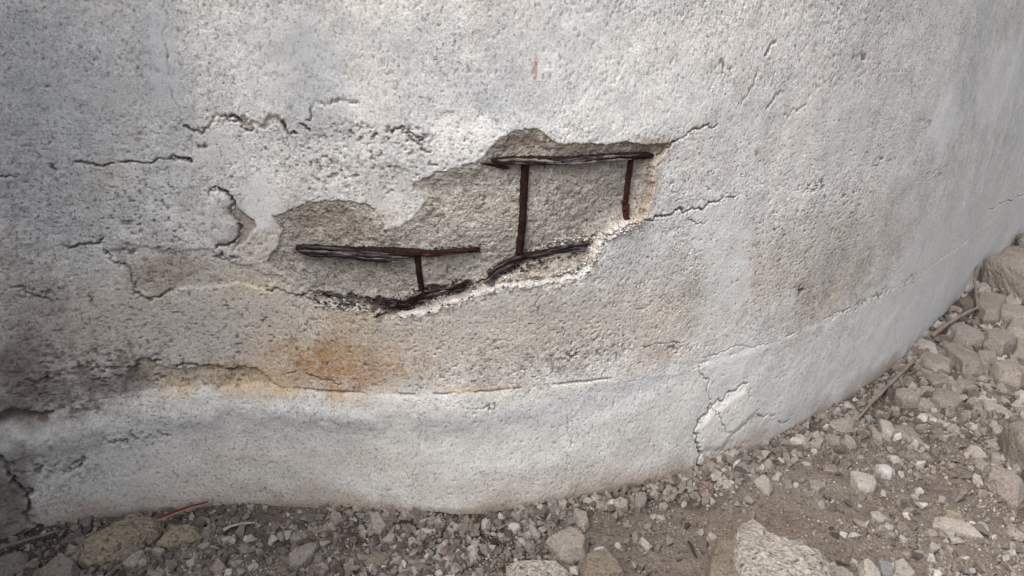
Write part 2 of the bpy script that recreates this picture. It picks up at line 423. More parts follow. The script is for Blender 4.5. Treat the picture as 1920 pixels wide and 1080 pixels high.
# joint groove, patchy, wide open at the left end
open_l = 1 - sstep(*at_wall([0, 150], [780, 760])[0], Ug)
gw = .0025 + .006 * open_l; gdp = (.006 + .024 * open_l) * sstep(.50, .64, fbm(Ug * 14, Zg * 0, 19, 5, .65) + .35 * open_l) * (.25 + .75 * graze)
gj = np.exp(-((Zg - JZ - .003) / gw) ** 2)
D -= gdp * gj
lay((.13, .105, .085), gj * np.clip(gdp / .012, 0, .85))

# --- pits and bug holes
pit_n = vnoise(Ug * 135, Zg * 135, 21); pit_n2 = vnoise(Ug * 200, Zg * 220, 22)
pit_d = .35 * np.ones_like(Ug)
for a, w in [((660, 310, 170, 70, 101), .9), ((800, 430, 320, 110, 102), .25), ((250, 400, 190, 100, 103), .5), ((330, 610, 300, 120, 104), .55), ((1120, 640, 220, 60, 105), .5),
             ((100, 690, 150, 90, 106), .9), ((1560, 420, 160, 120, 107), .45), ((220, 830, 170, 60, 108), .6), ((1640, 60, 200, 130, 109), .3), ((900, 700, 240, 40, 110), .4)]:
    pit_d = np.maximum(pit_d, blob(*a) * (w + .1))
pit_d *= rough_m * (1 - .5 * base_m)
pit = sstep(.86 - .12 * pit_d, .97, pit_n) * sstep(.15, .5, pit_d)
D -= .004 * pit
pit2 = sstep(.84 - .12 * pit_d, .95, pit_n2)
D -= .002 * pit2 * graze
lay((.17, .14, .115), np.clip(pit * .75 + pit2 * .4, 0, .7))
# clusters of deep dark pits
for cx, cy, rx, ry, sd in [(1525, 350, 34, 11, 1), (1655, 302, 24, 8, 2), (1735, 233, 13, 12, 3), (1612, 105, 26, 14, 4), (1755, 325, 22, 10, 5), (265, 820, 58, 22, 6), (70, 880, 70, 16, 7), (1285, 655, 24, 10, 8), (900, 765, 30, 8, 9),
                           (460, 690, 22, 8, 10), (300, 712, 20, 8, 11), (445, 712, 22, 6, 12), (520, 718, 18, 6, 13), (380, 275, 12, 6, 14), (1120, 632, 5, 5, 15), (210, 455, 50, 10, 16), (70, 550, 48, 10, 17), (420, 480, 45, 14, 18), (240, 470, 30, 12, 19),
                           (1100, 665, 70, 12, 20), (1270, 650, 30, 10, 22), (1370, 838, 50, 14, 23), (700, 250, 120, 20, 24), (1590, 582, 40, 9, 26), (1650, 556, 34, 10, 27), (1708, 526, 22, 10, 28), (110, 770, 90, 16, 29), (200, 700, 90, 36, 30), (60, 720, 70, 30, 31), (590, 556, 40, 12, 32), (1350, 130, 30, 20, 25)]:
    b = blob(cx, cy, rx, ry, 200 + sd, 0, 1.0, .8)
    r = np.flatnonzero(b.max(1) > 0); c = np.flatnonzero(b.max(0) > 0)
    if not len(r): continue
    sl = (slice(r[0], r[-1] + 1), slice(c[0], c[-1] + 1))
    b[sl] *= sstep(.54, .70, fbm(Ug[sl] * 90, Zg[sl] * 115, 300 + sd, 3, .6))
    D[sl] -= .006 * b[sl] * (.3 + .7 * graze[sl]); lay((.13, .105, .085), b * .85)

# --- cracks
def crack(pts, w=.0028, depth=.012, seed=0, broken=.0, amp=.008, dirt=.85, col=(.09, .07, .058), lip=0.0):
    P = roughen(wall_line(pts), amp, 4, seed)
    lo = P.min(0) - .04; hi = P.max(0) + .04
    c0, c1 = np.searchsorted(us, [lo[0], hi[0]]); r0, r1 = np.searchsorted(zs, [lo[1], hi[1]])
    sl = (slice(r0, r1), slice(c0, c1))
    d, run = dist_line(Ug[sl], Zg[sl], P)
    wv = w * .42 * (.35 + 1.3 * fbm(run * 60, run * 0 + seed, 31 + seed, 4, .65))
    k = 1 - sstep(wv * .4, wv * 1.1 + .0010, d)
    k = k * (.55 + .45 * sstep(.3, .6, fbm(run * 35, run * 0 + seed + 9, 81 + seed, 3)))
    if broken > 0:
        k = k * sstep(broken - .1, broken + .1, fbm(run * 22, run * 0 + 3.3 * seed, 61 + seed, 3))
    D[sl] -= depth * .75 * k
    if lip: D[sl] += lip * np.exp(-(d / .012) ** 2) * (1 - k)
    w_ = (k * dirt)[..., None].astype(np.float32)
    ALB[sl] = ALB[sl] * (1 - w_) + np.array(col, np.float32) * w_

crack([(0, 331), (20, 329), (35, 325)], .002, .010, 1)
crack([(95, 308), (98, 316), (103, 320)], .005, .012, 2, col=(.10, .035, .025))
crack([(140, 304), (165, 307), (205, 307), (250, 303), (290, 303), (325, 299), (350, 298), (359, 304)], .0034, .012, 3, .30, .003, col=(.075, .032, .025))
crack([(140, 303), (165, 307)], .005, .010, 4, col=(.16, .05, .035))
crack([(318, 297), (345, 297), (359, 304)], .005, .016, 5)
crack([(312, 0), (306, 60), (318, 130), (322, 170), (342, 225), (358, 290)], .002, .004, 6, .35, dirt=.35)
crack([(345, 237), (362, 246), (385, 240), (402, 229), (425, 219), (445, 222)], .005, .010, 7, col=(.20, .16, .13))
crack([(445, 222), (458, 232), (468, 243), (485, 236), (505, 224), (522, 224), (533, 238)], .013, .008, 8, col=(.27, .22, .18), dirt=.9)
crack([(430, 219), (448, 224), (452, 238), (462, 245), (475, 241)], .0042, .020, 9)
crack([(528, 228), (538, 248), (543, 257), (555, 250)], .0045, .018, 10)
crack([(562, 232), (572, 235), (580, 246)], .0036, .013, 11, .35)
crack([(575, 225), (582, 205), (600, 195), (622, 190), (650, 187), (668, 192), (681, 203)], .0038, .010, 12, .3, col=(.20, .155, .125))
crack([(735, 251), (760, 249), (778, 255), (793, 262), (808, 286)], .0045, .010, 13, .3, col=(.17, .13, .105))
crack([(393, 354), (402, 350), (412, 353)], .0025, .012, 14)
crack([(392, 368), (394, 357), (402, 350)], .0020, .008, 15)
crack([(410, 352), (425, 361), (435, 372), (440, 384), (435, 402), (446, 420), (447, 436), (440, 455), (428, 460), (405, 465)], .0048, .020, 16, col=(.045, .035, .03))
crack([(1238, 292), (1255, 277), (1272, 262)], .0040, .018, 17)
crack([(1268, 264), (1290, 249), (1312, 243), (1330, 232), (1345, 233)], .0032, .010, 18, .25, col=(.17, .135, .11))
crack([(1350, 228), (1372, 205), (1380, 190), (1400, 180), (1415, 145), (1430, 120)], .0028, .007, 19, .55, dirt=.6)
crack([(1434, 104), (1441, 96), (1447, 82), (1455, 78)], .005, .014, 20, .15)
crack([(1438, 203), (1450, 185), (1464, 170)], .0030, .010, 21, .3)
crack([(1472, 214), (1490, 205), (1512, 195)], .0026, .008, 22, .4)
crack([(1205, 408), (1235, 406), (1262, 400), (1290, 396), (1322, 389), (1350, 380), (1380, 366)], .0040, .018, 23, .28)
crack([(1290, 408), (1300, 415), (1310, 419), (1325, 415)], .0018, .006, 24)
crack([(1588, 0), (1578, 80), (1565, 140), (1556, 182)], .0016, .004, 25, .3, dirt=.5)
crack([(108, 462), (140, 462), (180, 457), (212, 452)], .0045, .012, 26, .42)
crack([(198, 468), (208, 480), (232, 495), (245, 512), (252, 535), (258, 550)], .0036, .012, 27, .32)
crack([(255, 550), (272, 558), (292, 557), (310, 551), (322, 545)], .0055, .016, 28, .1)
crack([(20, 540), (45, 540), (62, 552), (88, 560)], .004, .012, 29, .2)
crack([(92, 560), (102, 575), (110, 585)], .003, .010, 30, .3)
crack([(165, 555), (175, 575)], .003, .010, 31, .2)
crack([(50, 712), (66, 722), (80, 712), (86, 703)], .005, .016, 32)
crack([(240, 690), (262, 677), (280, 672), (300, 676)], .006, .016, 33, .2)
crack([(330, 690), (362, 684), (400, 688), (430, 694), (455, 688), (480, 692), (488, 698)], .005, .016, 34, .25)
crack([(0, 850), (15, 880), (30, 905), (58, 925)], .010, .022, 35, .1)
crack([(40, 915), (55, 950), (66, 985), (78, 1005)], .008, .020, 36)
crack([(118, 880), (138, 866), (155, 855), (160, 862), (148, 875), (120, 888)], .0045, .014, 37, .1)
crack([(250, 803), (255, 815)], .003, .010, 38)
crack([(298, 803), (312, 812), (322, 815)], .003, .010, 39)
crack([(205, 825), (225, 822), (240, 832)], .003, .010, 40, .2)
crack([(1313, 680), (1320, 705), (1325, 730), (1334, 752)], .0020, .008, 41, .1, dirt=.6)
crack([(1331, 766), (1348, 748), (1362, 738), (1382, 728), (1400, 718)], .0036, .014, 42, col=(.12, .095, .08))
crack([(1333, 758), (1330, 768), (1318, 780), (1308, 792), (1303, 803), (1308, 815), (1306, 830), (1310, 845), (1309, 862), (1313, 882)], .0065, .022, 43)
crack([(1335, 766), (1348, 780), (1357, 798), (1361, 811), (1374, 813), (1388, 803), (1395, 794), (1403, 787)], .0026, .010, 44, .1)
crack([(1404, 728), (1411, 742), (1417, 756), (1422, 768)], .0030, .010, 45, .35)
crack([(1420, 775), (1435, 778), (1452, 778)], .005, .010, 46, .25, col=(.22, .16, .13))
crack([(1458, 789), (1482, 787)], .0022, .008, 47)
crack([(1013, 530), (1015, 552), (1008, 575), (1012, 605)], .0018, .005, 48, .4, dirt=.6)
crack([(775, 770), (788, 830), (780, 850), (776, 950)], .0016, .004, 49, .4, dirt=.4)
crack([(1062, 780), (1066, 840), (1060, 900)], .0020, .003, 50, .35, dirt=.35)
crack([(1500, 534), (1506, 545), (1498, 552)], .006, .016, 51, col=(.14, .075, .055))
crack([(1856, 393), (1872, 385), (1890, 374), (1921, 364)], .0035, .008, 52, .15)
crack([(540, 700), (600, 712), (640, 718)], .0025, .007, 53, .45)
crack([(500, 545), (530, 545), (560, 552), (585, 562)], .0035, .012, 54, .3)
crack([(885, 768), (905, 765), (925, 755)], .003, .007, 55, .2, dirt=.5)
crack([(1180, 655), (1200, 650), (1290, 640)], .0022, .006, 56, .5)
crack([(1320, 670), (1400, 650), (1480, 625)], .0020, .005, 57, .3, dirt=.5)

# --- loose flake raised at the left, its neighbour broken away to the core
sl, s = region([(395, 352), (412, 354), (432, 366), (438, 385), (434, 402), (447, 420), (446, 440), (438, 458), (405, 462), (380, 430), (385, 380)], .003, 40, 5)
D[sl] += .007 * sstep(-.002, .02, s)
sl, s = region([(440, 375), (446, 392), (462, 402), (478, 412), (482, 425), (470, 440), (462, 455), (445, 462), (436, 470), (448, 440), (448, 420), (436, 402)], .004, 40, 6)
D[sl] -= .007 * sstep(-.001, .004, s)
w_ = (sstep(-.001, .003, s) * .9)[..., None]; ALB[sl] = ALB[sl] * (1 - w_) + np.array((.30, .265, .23)) * w_
# loose flake at the right foot
sl, s = region([(1333, 768), (1398, 722), (1422, 770), (1402, 786), (1372, 813), (1350, 842), (1312, 848), (1306, 802)], .003, 40, 7)
D[sl] += .005 * sstep(-.003, .02, s)
w_ = (sstep(0, .004, s) * .6)[..., None]; ALB[sl] = ALB[sl] * (1 - w_) + np.array((.58, .565, .53)) * w_
# shallow scaled band above the joint at the left
sl, s = region([(222, 742), (236, 696), (270, 674), (298, 680), (330, 692), (400, 688), (440, 692), (480, 692), (505, 708), (520, 722), (480, 724), (350, 732), (270, 742)], .010, 34, 8)
k = sstep(-.002, .006, s)
D[sl] -= .007 * k
D[sl] -= .006 * k * (fbm(Ug[sl] * 60, Zg[sl] * 60, 88, 4, .7))
# thin skin lost round the brown patch at the left
sl, s = region([(200, 470), (240, 462), (330, 468), (400, 472), (470, 500), (520, 520), (500, 545), (420, 530), (330, 545), (290, 556), (262, 550), (248, 515)], .016, 30, 9)
k = sstep(-.004, .004, s); D[sl] -= .004 * k
# the big dark opening at the left foot corner
sl, s = region([(-20, 860), (20, 890), (55, 925), (62, 960), (80, 1005), (60, 1040), (-20, 1040)], .02, 20, 14)
k = sstep(-.01, .03, s); D[sl] -= .03 * k * fbm(Ug[sl] * 18, Zg[sl] * 18, 98, 4)
w_ = (k * .6)[..., None]; ALB[sl] = ALB[sl] * (1 - w_) + np.array((.19, .17, .15)) * w_

# --- the great break with the bars
BREAK = [(512, 405), (545, 390), (590, 378), (640, 376), (688, 380), (700, 392), (715, 415), (722, 432), (752, 425), (775, 405), (800, 380), (772, 358), (772, 345), (800, 330), (850, 317), (893, 306), (912, 288), (930, 266), (960, 245),
         (985, 240), (1012, 244), (1032, 258), (1052, 270), (1085, 268), (1120, 270), (1160, 266), (1210, 270), (1258, 272), (1243, 292), (1228, 312), (1226, 345), (1220, 375), (1208, 405), (1180, 414), (1158, 425), (1135, 442),
         (1120, 458), (1108, 485), (1092, 510), (1060, 522), (1010, 528), (960, 530), (915, 540), (872, 552), (830, 570), (790, 582), (748, 590), (705, 580), (655, 564), (612, 560), (582, 556), (556, 530), (520, 510), (498, 492), (518, 470), (530, 440)]
sl, s = region(BREAK, .0090, 46, 15)
U_, Z_ = Ug[sl], Zg[sl]
low = wall_line([(500, 500), (556, 535), (585, 560), (655, 566), (745, 592), (830, 572), (915, 540), (1000, 528), (1090, 514), (1112, 480), (1135, 440), (1180, 414), (1210, 406), (1226, 345)])
dl, _ = dist_line(U_, Z_, low)
lf = sstep(*at_wall([520, 680], [480, 480])[0], U_)
dep = .0028 + (.004 + .012 * lf) * (1 - sstep(.0, .16, dl)) + .006 * sstep(.0, .05, s)
right_part = sstep(*at_wall([760, 900], [400, 400])[0], U_)
dep = dep + .006 * right_part * sstep(.0, .03, s)
k = sstep(-.002, .0035, s)
D[sl] -= dep * k
core_k = sstep(-.0015, .0015, s)
CORE = core_k > .5
D[sl] += k * (.0042 * (fbm(U_ * 70, Z_ * 70, 71, 4, .7) - .5) + .005 * (fbm(U_ * 14, Z_ * 14, 72, 3) - .5))
pc = sstep(.66, .9, vnoise(U_ * 85, Z_ * 85, 73)) * k
D[sl] -= .002 * pc
cc = np.empty(U_.shape + (3,), np.float32)
t = fbm(U_ * 16, Z_ * 16, 74, 4)[..., None]
cc[...] = np.array((.385, .362, .33)) * (1 - t) + np.array((.31, .282, .252)) * t
# cleaner band of grey in the middle of the break, brown under the upper rim
b = blob(850, 390, 130, 70, 601)[sl][..., None]; cc = cc * (1 - .5 * b) + np.array((.41, .385, .35)) * .5 * b
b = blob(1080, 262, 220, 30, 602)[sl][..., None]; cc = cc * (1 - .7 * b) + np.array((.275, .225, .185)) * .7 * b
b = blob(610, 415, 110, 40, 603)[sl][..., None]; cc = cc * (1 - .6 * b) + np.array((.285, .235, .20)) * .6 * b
cc = cc * (1 - .35 * pc[..., None]) + np.array((.14, .115, .095)) * .6 * pc[..., None]
wh = sstep(.74, .86, vnoise(U_ * 70, Z_ * 70, 75))[..., None]; cc = cc * (1 - .5 * wh) + np.array((.52, .49, .45)) * .5 * wh
ALB[sl] = ALB[sl] * (1 - core_k[..., None]) + cc * core_k[..., None]
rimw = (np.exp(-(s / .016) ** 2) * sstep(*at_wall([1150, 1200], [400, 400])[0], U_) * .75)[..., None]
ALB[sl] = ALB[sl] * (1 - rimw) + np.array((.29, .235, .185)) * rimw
core_full = np.zeros(Ug.shape, bool); core_full[sl] = CORE
# the cover below is pushed outwards by the rust: a bulging slab with a pale crumbly lip
out = np.clip(-s, 0, None)
below = (dl < .25) & (s < 0)
bul = np.exp(-(out / .09) ** 2) * np.exp(-(dl / .12) ** 2) * (1 - k)
lowmask = sstep(*at_wall([540, 640], [560, 560])[0], U_) * (1 - sstep(*at_wall([1175, 1235], [400, 400])[0], U_))
isbelow = sstep(-.01, .01, np.interp(U_, low[:12, 0], low[:12, 1]) + .012 - Z_)
D[sl] += .0075 * bul * lowmask * isbelow
lip = np.exp(-((out - .004) / .007) ** 2) * (1 - k) * lowmask * isbelow
D[sl] += .014 * (fbm(U_ * 110, Z_ * 110, 76, 3, .75) - .48) * np.exp(-((out - .006) / .012) ** 2) * (1 - k) * lowmask * isbelow
w_ = (lip * .32 * sstep(.48, .64, fbm(U_ * 60, Z_ * 60, 79, 4, .7)))[..., None]; ALB[sl] = ALB[sl] * (1 - w_) + np.array((.60, .575, .535)) * w_
# the crumbly ledge between the third bar and the lip
sl, s = region([(915, 535), (985, 495), (1040, 480), (1112, 470), (1110, 490), (1085, 512), (1040, 524), (960, 530)], .005, 40, 16)
k = sstep(-.004, .008, s); D[sl] += (.013 + .006 * (fbm(Ug[sl] * 70, Zg[sl] * 70, 77, 3, .7) - .5)) * k
w_ = (k * .8)[..., None]; ALB[sl] = ALB[sl] * (1 - w_) + np.array((.40, .36, .315)) * w_
# crevice filled with rust crumbs along the lower edge
for pts, sd, wd in [([(585, 558), (640, 566), (695, 572)], 1, .018), ([(700, 580), (750, 574), (790, 562), (840, 552), (882, 540)], 2, .026), ([(1112, 462), (1135, 440), (1165, 424)], 3, .005)]:
    crack(pts, wd, .012, 70 + sd, .2, .012, .92, (.040, .029, .026))

# --- build the sheet as three parts
wall = bpy.data.objects.new('concrete_wall', None); COL.objects.link(wall)
WO = np.array([0, 1.3 * S, 0]); wall.location = WO
wall['kind'] = 'thing'
tag(wall, 'tall curved grey concrete wall with spalled plaster and exposed rusty bars', 'wall')
V = np.empty(Ug.shape + (3,), np.float32)
V[..., 0] = XYg[..., 0] + NYg[..., 0] * D; V[..., 1] = XYg[..., 1] + NYg[..., 1] * D; V[..., 2] = Zg
V = V - WO
idx = np.arange(nu * nz).reshape(nz, nu)
quad = np.stack([idx[:-1, :-1], idx[:-1, 1:], idx[1:, 1:], idx[1:, :-1]], -1).reshape(-1, 4)
fz = (Zg[:-1, :-1] - JZ[:-1, :-1]).ravel(); fcore = core_full[:-1, :-1].ravel()
part_id = np.where(fcore, 1, np.where(fz < .002, 2, 0))
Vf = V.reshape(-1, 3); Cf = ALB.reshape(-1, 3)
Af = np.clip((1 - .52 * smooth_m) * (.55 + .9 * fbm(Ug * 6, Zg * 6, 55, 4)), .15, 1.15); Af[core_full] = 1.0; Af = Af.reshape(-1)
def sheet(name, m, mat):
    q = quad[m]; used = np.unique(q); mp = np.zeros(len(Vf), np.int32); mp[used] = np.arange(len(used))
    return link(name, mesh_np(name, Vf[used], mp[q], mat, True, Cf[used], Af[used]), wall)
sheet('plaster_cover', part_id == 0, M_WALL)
o = sheet('exposed_core', part_id == 1, M_CORE); o['label'] = 'bare brown grey concrete core where the cover has broken away'
sheet('base_course', part_id == 2, M_WALL)
# the body of the wall behind the face
us_c = np.linspace(.02, UT[-1] - .04, 80)
pf, nf = plan_at(us_c)
a = pf - nf * .06; b = pf - nf * .45
rings = [np.column_stack([a, np.full(80, -.3)]), np.column_stack([a, np.full(80, 2.44)]), np.column_stack([b, np.full(80, 2.44)]), np.column_stack([b, np.full(80, -.3)])]
Vb = np.vstack(rings) - WO; q = []
for r in range(4):
    for i in range(79):
        q.append((r * 80 + i, r * 80 + i + 1, ((r + 1) % 4) * 80 + i + 1, ((r + 1) % 4) * 80 + i))
link('wall_body', mesh_np('wall_body', Vb, q, M_WALL, False, np.tile(np.array(WARM) * .9, (len(Vb), 1))), wall)

def wall_depth(u, z):
    i = np.clip(np.searchsorted(us, u), 0, nu - 1); j = np.clip(np.searchsorted(zs, z), 0, nz - 1)
    return D[j, i]

def wall_xyz(u, z, d):
    p, n = plan_at(u)
    return np.stack([p[..., 0] + n[..., 0] * d, p[..., 1] + n[..., 1] * d, z + 0 * d], -1) - WO

# ------------------------------------------------------------------ reinforcement
def tube(path, rad, nseg=12, flat=1.0, rough=.25, seed=0, scale=60, side=None):
    """rod along path (n,3) with a radius per point; flat squeezes it towards 'side'"""
    path = np.asarray(path, float); n = len(path)
    tg = np.gradient(path, axis=0); tg /= np.linalg.norm(tg, axis=1)[:, None] + 1e-9
    ref = np.array(side if side is not None else (0.12, -.99, .1)); 
    a = np.cross(tg, ref); a /= np.linalg.norm(a, axis=1)[:, None] + 1e-9
    b = np.cross(a, tg)
    th = np.linspace(0, 2 * np.pi, nseg, endpoint=False)
    ring = a[:, None, :] * np.cos(th)[None, :, None] + b[:, None, :] * np.sin(th)[None, :, None] * flat
    P = path[:, None, :] + ring * np.asarray(rad)[:, None, None]
    nz_ = noise3(P.reshape(-1, 3) + seed * 3.7, seed, 3, scale).reshape(n, nseg)
    P = path[:, None, :] + ring * (np.asarray(rad)[:, None] * (1 + rough * 2.6 * nz_))[..., None]
    Vt = P.reshape(-1, 3); q = []
    for i in range(n - 1):
        for j in range(nseg):
            q.append((i * nseg + j, i * nseg + (j + 1) % nseg, (i + 1) * nseg + (j + 1) % nseg, (i + 1) * nseg + j))
    Vt = np.vstack([Vt, path[:1], path[-1:]])
    for j in range(nseg):
        q.append((n * nseg, (j + 1) % nseg, j, j)); q.append((n * nseg + 1, (n - 1) * nseg + j, (n - 1) * nseg + (j + 1) % nseg, (n - 1) * nseg + (j + 1) % nseg))
    return Vt, q

def clean_mesh(name, Vt, q, mat, smooth=True):
    me = bpy.data.meshes.new(name)
    faces = [tuple(f[:3]) if f[2] == f[3] else tuple(f) for f in np.asarray(q).tolist()]
    me.from_pydata(np.asarray(Vt).tolist(), [], faces); me.update()
    me.polygons.foreach_set('use_smooth', np.full(len(me.polygons), smooth, bool))
    me.materials.append(mat)
    return me

def bar_path(pts, n, lift, jit=.0012, seed=0):
    L = wall_line(pts); s_ = np.concatenate([[0], np.cumsum(np.hypot(*np.diff(L, axis=0).T))])
    t = np.linspace(0, s_[-1], n)
    u = np.interp(t, s_, L[:, 0]); z = np.interp(t, s_, L[:, 1])
    r = np.random.default_rng(seed)
    z = z + jit * (fbm(t * 30, t * 0, seed + 3, 3) - .5) * 2
    d = np.array([wall_depth(a, b) for a, b in zip(u, z)])
    ker = np.ones(9) / 9; d = np.convolve(np.pad(d, 4, 'edge'), ker, 'valid')
    return u, z, d + lift

PXM = S * 1.39 / 1387.0                      # metres per photo pixel on the wall
def rebar(pts, width_px, mat, label=None, flat=1.0, lift=.35, rough=.22, seed=0, n=190, taper=None, sink=1.0):
    r0 = width_px * PXM / 2
    u, z, d = bar_path(pts, n, r0 * lift, seed=seed)
    tt = np.linspace(0, 1, n); rad = r0 * (taper(tt) if taper else np.ones(n))
    d = d - r0 * 1.5 * (1 - sstep(0, .07, np.minimum(tt, 1 - tt))) * sink
    Vt, q = tube(wall_xyz(u, z, d), rad, 18, flat, rough, seed, 170)
    o = link('rebar', clean_mesh('rebar', Vt, q, mat), wall)
    if label: o['label'] = label
    return o
ends = lambda a, b: (lambda t: np.clip(np.minimum(.35 + t / a, .35 + (1 - t) / b), 0, 1))
v1 = rebar([(987, 301), (985, 345), (983, 400), (980, 440), (977, 480)], 14.5, M_RUST, 'long dark upright bar in the middle of the break', seed=1, rough=.26, sink=0)
v2 = rebar([(1191, 297), (1188, 335), (1184, 375), (1180, 414)], 11.5, M_RUSTMID, 'upright bar at the right of the break with a bright rusty lower end', seed=2, rough=.3, sink=0)
v3 = rebar([(781, 476), (784, 510), (788, 552)], 11.5, M_RUST, 'short upright bar at the lower left of the break', seed=3, rough=.3, sink=0)
h1 = rebar([(915, 303), (985, 300), (1060, 301), (1130, 296), (1190, 293), (1238, 293)], 14.5, M_RUST, 'level bar along the top of the break', seed=4, rough=.34, lift=.7, taper=ends(.12, .12), n=260)
h2 = rebar([(548, 467), (650, 472), (780, 475), (850, 474), (908, 471)], 17, M_RUST, 'level bar at the left of the break, swollen and peeling in grey layers', seed=5, rough=.34, lift=.6, taper=lambda t: np.clip(np.minimum(.6 + t / .1, 1.15 - .6 * sstep(.58, .75, t)), 0, 1.2), n=260)
h3 = rebar([(918, 522), (945, 502), (978, 486), (1020, 476), (1062, 469), (1112, 462)], 13, M_RUST, 'bent bar in the lower edge of the break splitting into splinters', seed=6, rough=.36, lift=1.0, taper=lambda t: np.clip(1.35 - 1.1 * t, .3, 1.2) * np.clip(.4 + t * 6, 0, 1), n=200, sink=.4)
h4 = rebar([(752, 574), (790, 560), (836, 551), (882, 539)], 11, M_RUST, 'bar end buried in rust crumbs at the bottom of the break', seed=7, rough=.5, lift=.5, taper=ends(.3, .3), n=90)

def flake(bar, pts, width_px, mat, lift, seed, flat=.35, n=40):
    """a thin rust splinter peeled off a bar"""
    r0 = width_px * PXM / 2
    u, z, d = bar_path(pts, n, lift, .003, seed)
    t = np.linspace(0, 1, n)
    rad = r0 * np.clip(np.minimum(.15 + t * 5, .15 + (1 - t) * 5), 0, 1) * (.6 + .8 * fbm(t * 9, t * 0, seed, 3))
    Vt, q = tube(wall_xyz(u, z, d), rad, 7, flat, .4, seed, 90)
    o = link('rust_flake', clean_mesh('rust_flake', Vt, q, mat), bar); return o
fr = random.Random(5)
def strand_set(bar, line, width, count, mats, lift0, seed, wpx=(2.5, 5.5), seglen=(.25, .6)):
    L = np.array(line, float); s_ = np.concatenate([[0], np.cumsum(np.hypot(*np.diff(L, axis=0).T))]); tot = s_[-1]
    for i in range(count):
        ln = fr.uniform(*seglen) * tot; a = fr.uniform(0, max(tot - ln, 1)); off = fr.uniform(-.5, .5) * width
        t = np.linspace(a, a + ln, 6)
        x = np.interp(t, s_, L[:, 0]); y = np.interp(t, s_, L[:, 1]) + off + np.array([fr.uniform(-.8, .8) for _ in t])
        flake(bar, list(zip(x, y)), fr.uniform(*wpx), fr.choice(mats), lift0 + fr.uniform(-.001, .0025), seed * 50 + i)
strand_set(h2, [(550, 466), (650, 474), (720, 480), (775, 482)], 17, 20, [M_FLAKE, M_FLAKE, M_RUST, M_FLAKE2, M_FLAKE], .0185, 1)
strand_set(h2, [(780, 476), (850, 474), (905, 470)], 8, 6, [M_RUSTRED, M_RUST], .0135, 2)
strand_set(h1, [(925, 302), (1060, 303), (1130, 297), (1230, 293)], 9, 16, [M_RUST, M_RUST, M_FLAKE, M_FLAKE2], .0148, 3)
strand_set(h1, [(892, 303), (920, 309), (966, 317)], 5, 5, [M_RUST, M_FLAKE], .008, 4, (2, 4), (.6, .9))
strand_set(h3, [(906, 534), (935, 508), (960, 494), (985, 486)], 17, 18, [M_FLAKE, M_FLAKE, M_FLAKE2, M_RUST], .018, 5, (2.5, 5), (.5, .9))
strand_set(h3, [(980, 486), (1030, 475), (1070, 468), (1112, 462)], 10, 10, [M_FLAKE, M_RUST, M_FLAKE], .018, 6)
strand_set(h4, [(702, 580), (712, 570), (735, 566), (760, 574)], 8, 6, [M_FLAKE, M_RUST], .010, 7, (2.5, 5), (.4, .7))
strand_set(h4, [(590, 556), (640, 562), (700, 574)], 7, 9, [M_RUST, M_FLAKE], .007, 9, (2, 4.5), (.15, .45))
strand_set(h4, [(845, 552), (890, 540), (930, 522)], 12, 5, [M_RUST, M_FLAKE, M_RUST], .009, 10, (1.5, 3.5), (.12, .3))
strand_set(h4, [(705, 582), (745, 582), (790, 575)], 14, 14, [M_RUST, M_FLAKE, M_RUST], .012, 11, (2, 5), (.15, .4))
strand_set(h4, [(740, 580), (790, 562), (840, 552), (880, 540)], 20, 22, [M_RUST, M_FLAKE, M_FLAKE2, M_RUST], .0105, 8, (1.5, 4.5), (.2, .5))
for i in range(16):                       # scabs of red rust on the lower end of the right upright
    x, y = 1181 + fr.uniform(-6, 6), 402 - fr.uniform(0, 26)
    flake(v2, [(x, y), (x + fr.uniform(-4, 4), y + 8)], fr.uniform(3, 7), M_RUSTRED, .011, 900 + i, .7, 12)
crack([(1172, 380), (1185, 400)], .004, .001, 99)

# ------------------------------------------------------------------ rock shapes
def ico(sub):
    import bmesh
    bm = bmesh.new(); bmesh.ops.create_icosphere(bm, subdivisions=sub, radius=1)
    v = np.array([x.co for x in bm.verts]); f = np.array([[x.index for x in p.verts] for p in bm.faces]); bm.free()
    return v, f
ICO = {k: ico(k) for k in (1, 2, 3, 4, 5, 6)}

def angular(dirs, r, planes=14, amp=.30, soft=.05):
    """radius field of a broken stone: unit ball cut by random planes"""
    n = r.standard_normal((planes, 3)); n /= np.linalg.norm(n, axis=1)[:, None]
    d = 1 - amp * r.random(planes) ** 1.2
    c = dirs @ n.T
    rad = np.where(c > .05, d / np.maximum(c, .05), 9)
    k = 1 / soft
    return np.minimum(-np.log(np.exp(-k * np.minimum(rad, 3)).sum(1) + 1e-9) / k, 1.15)

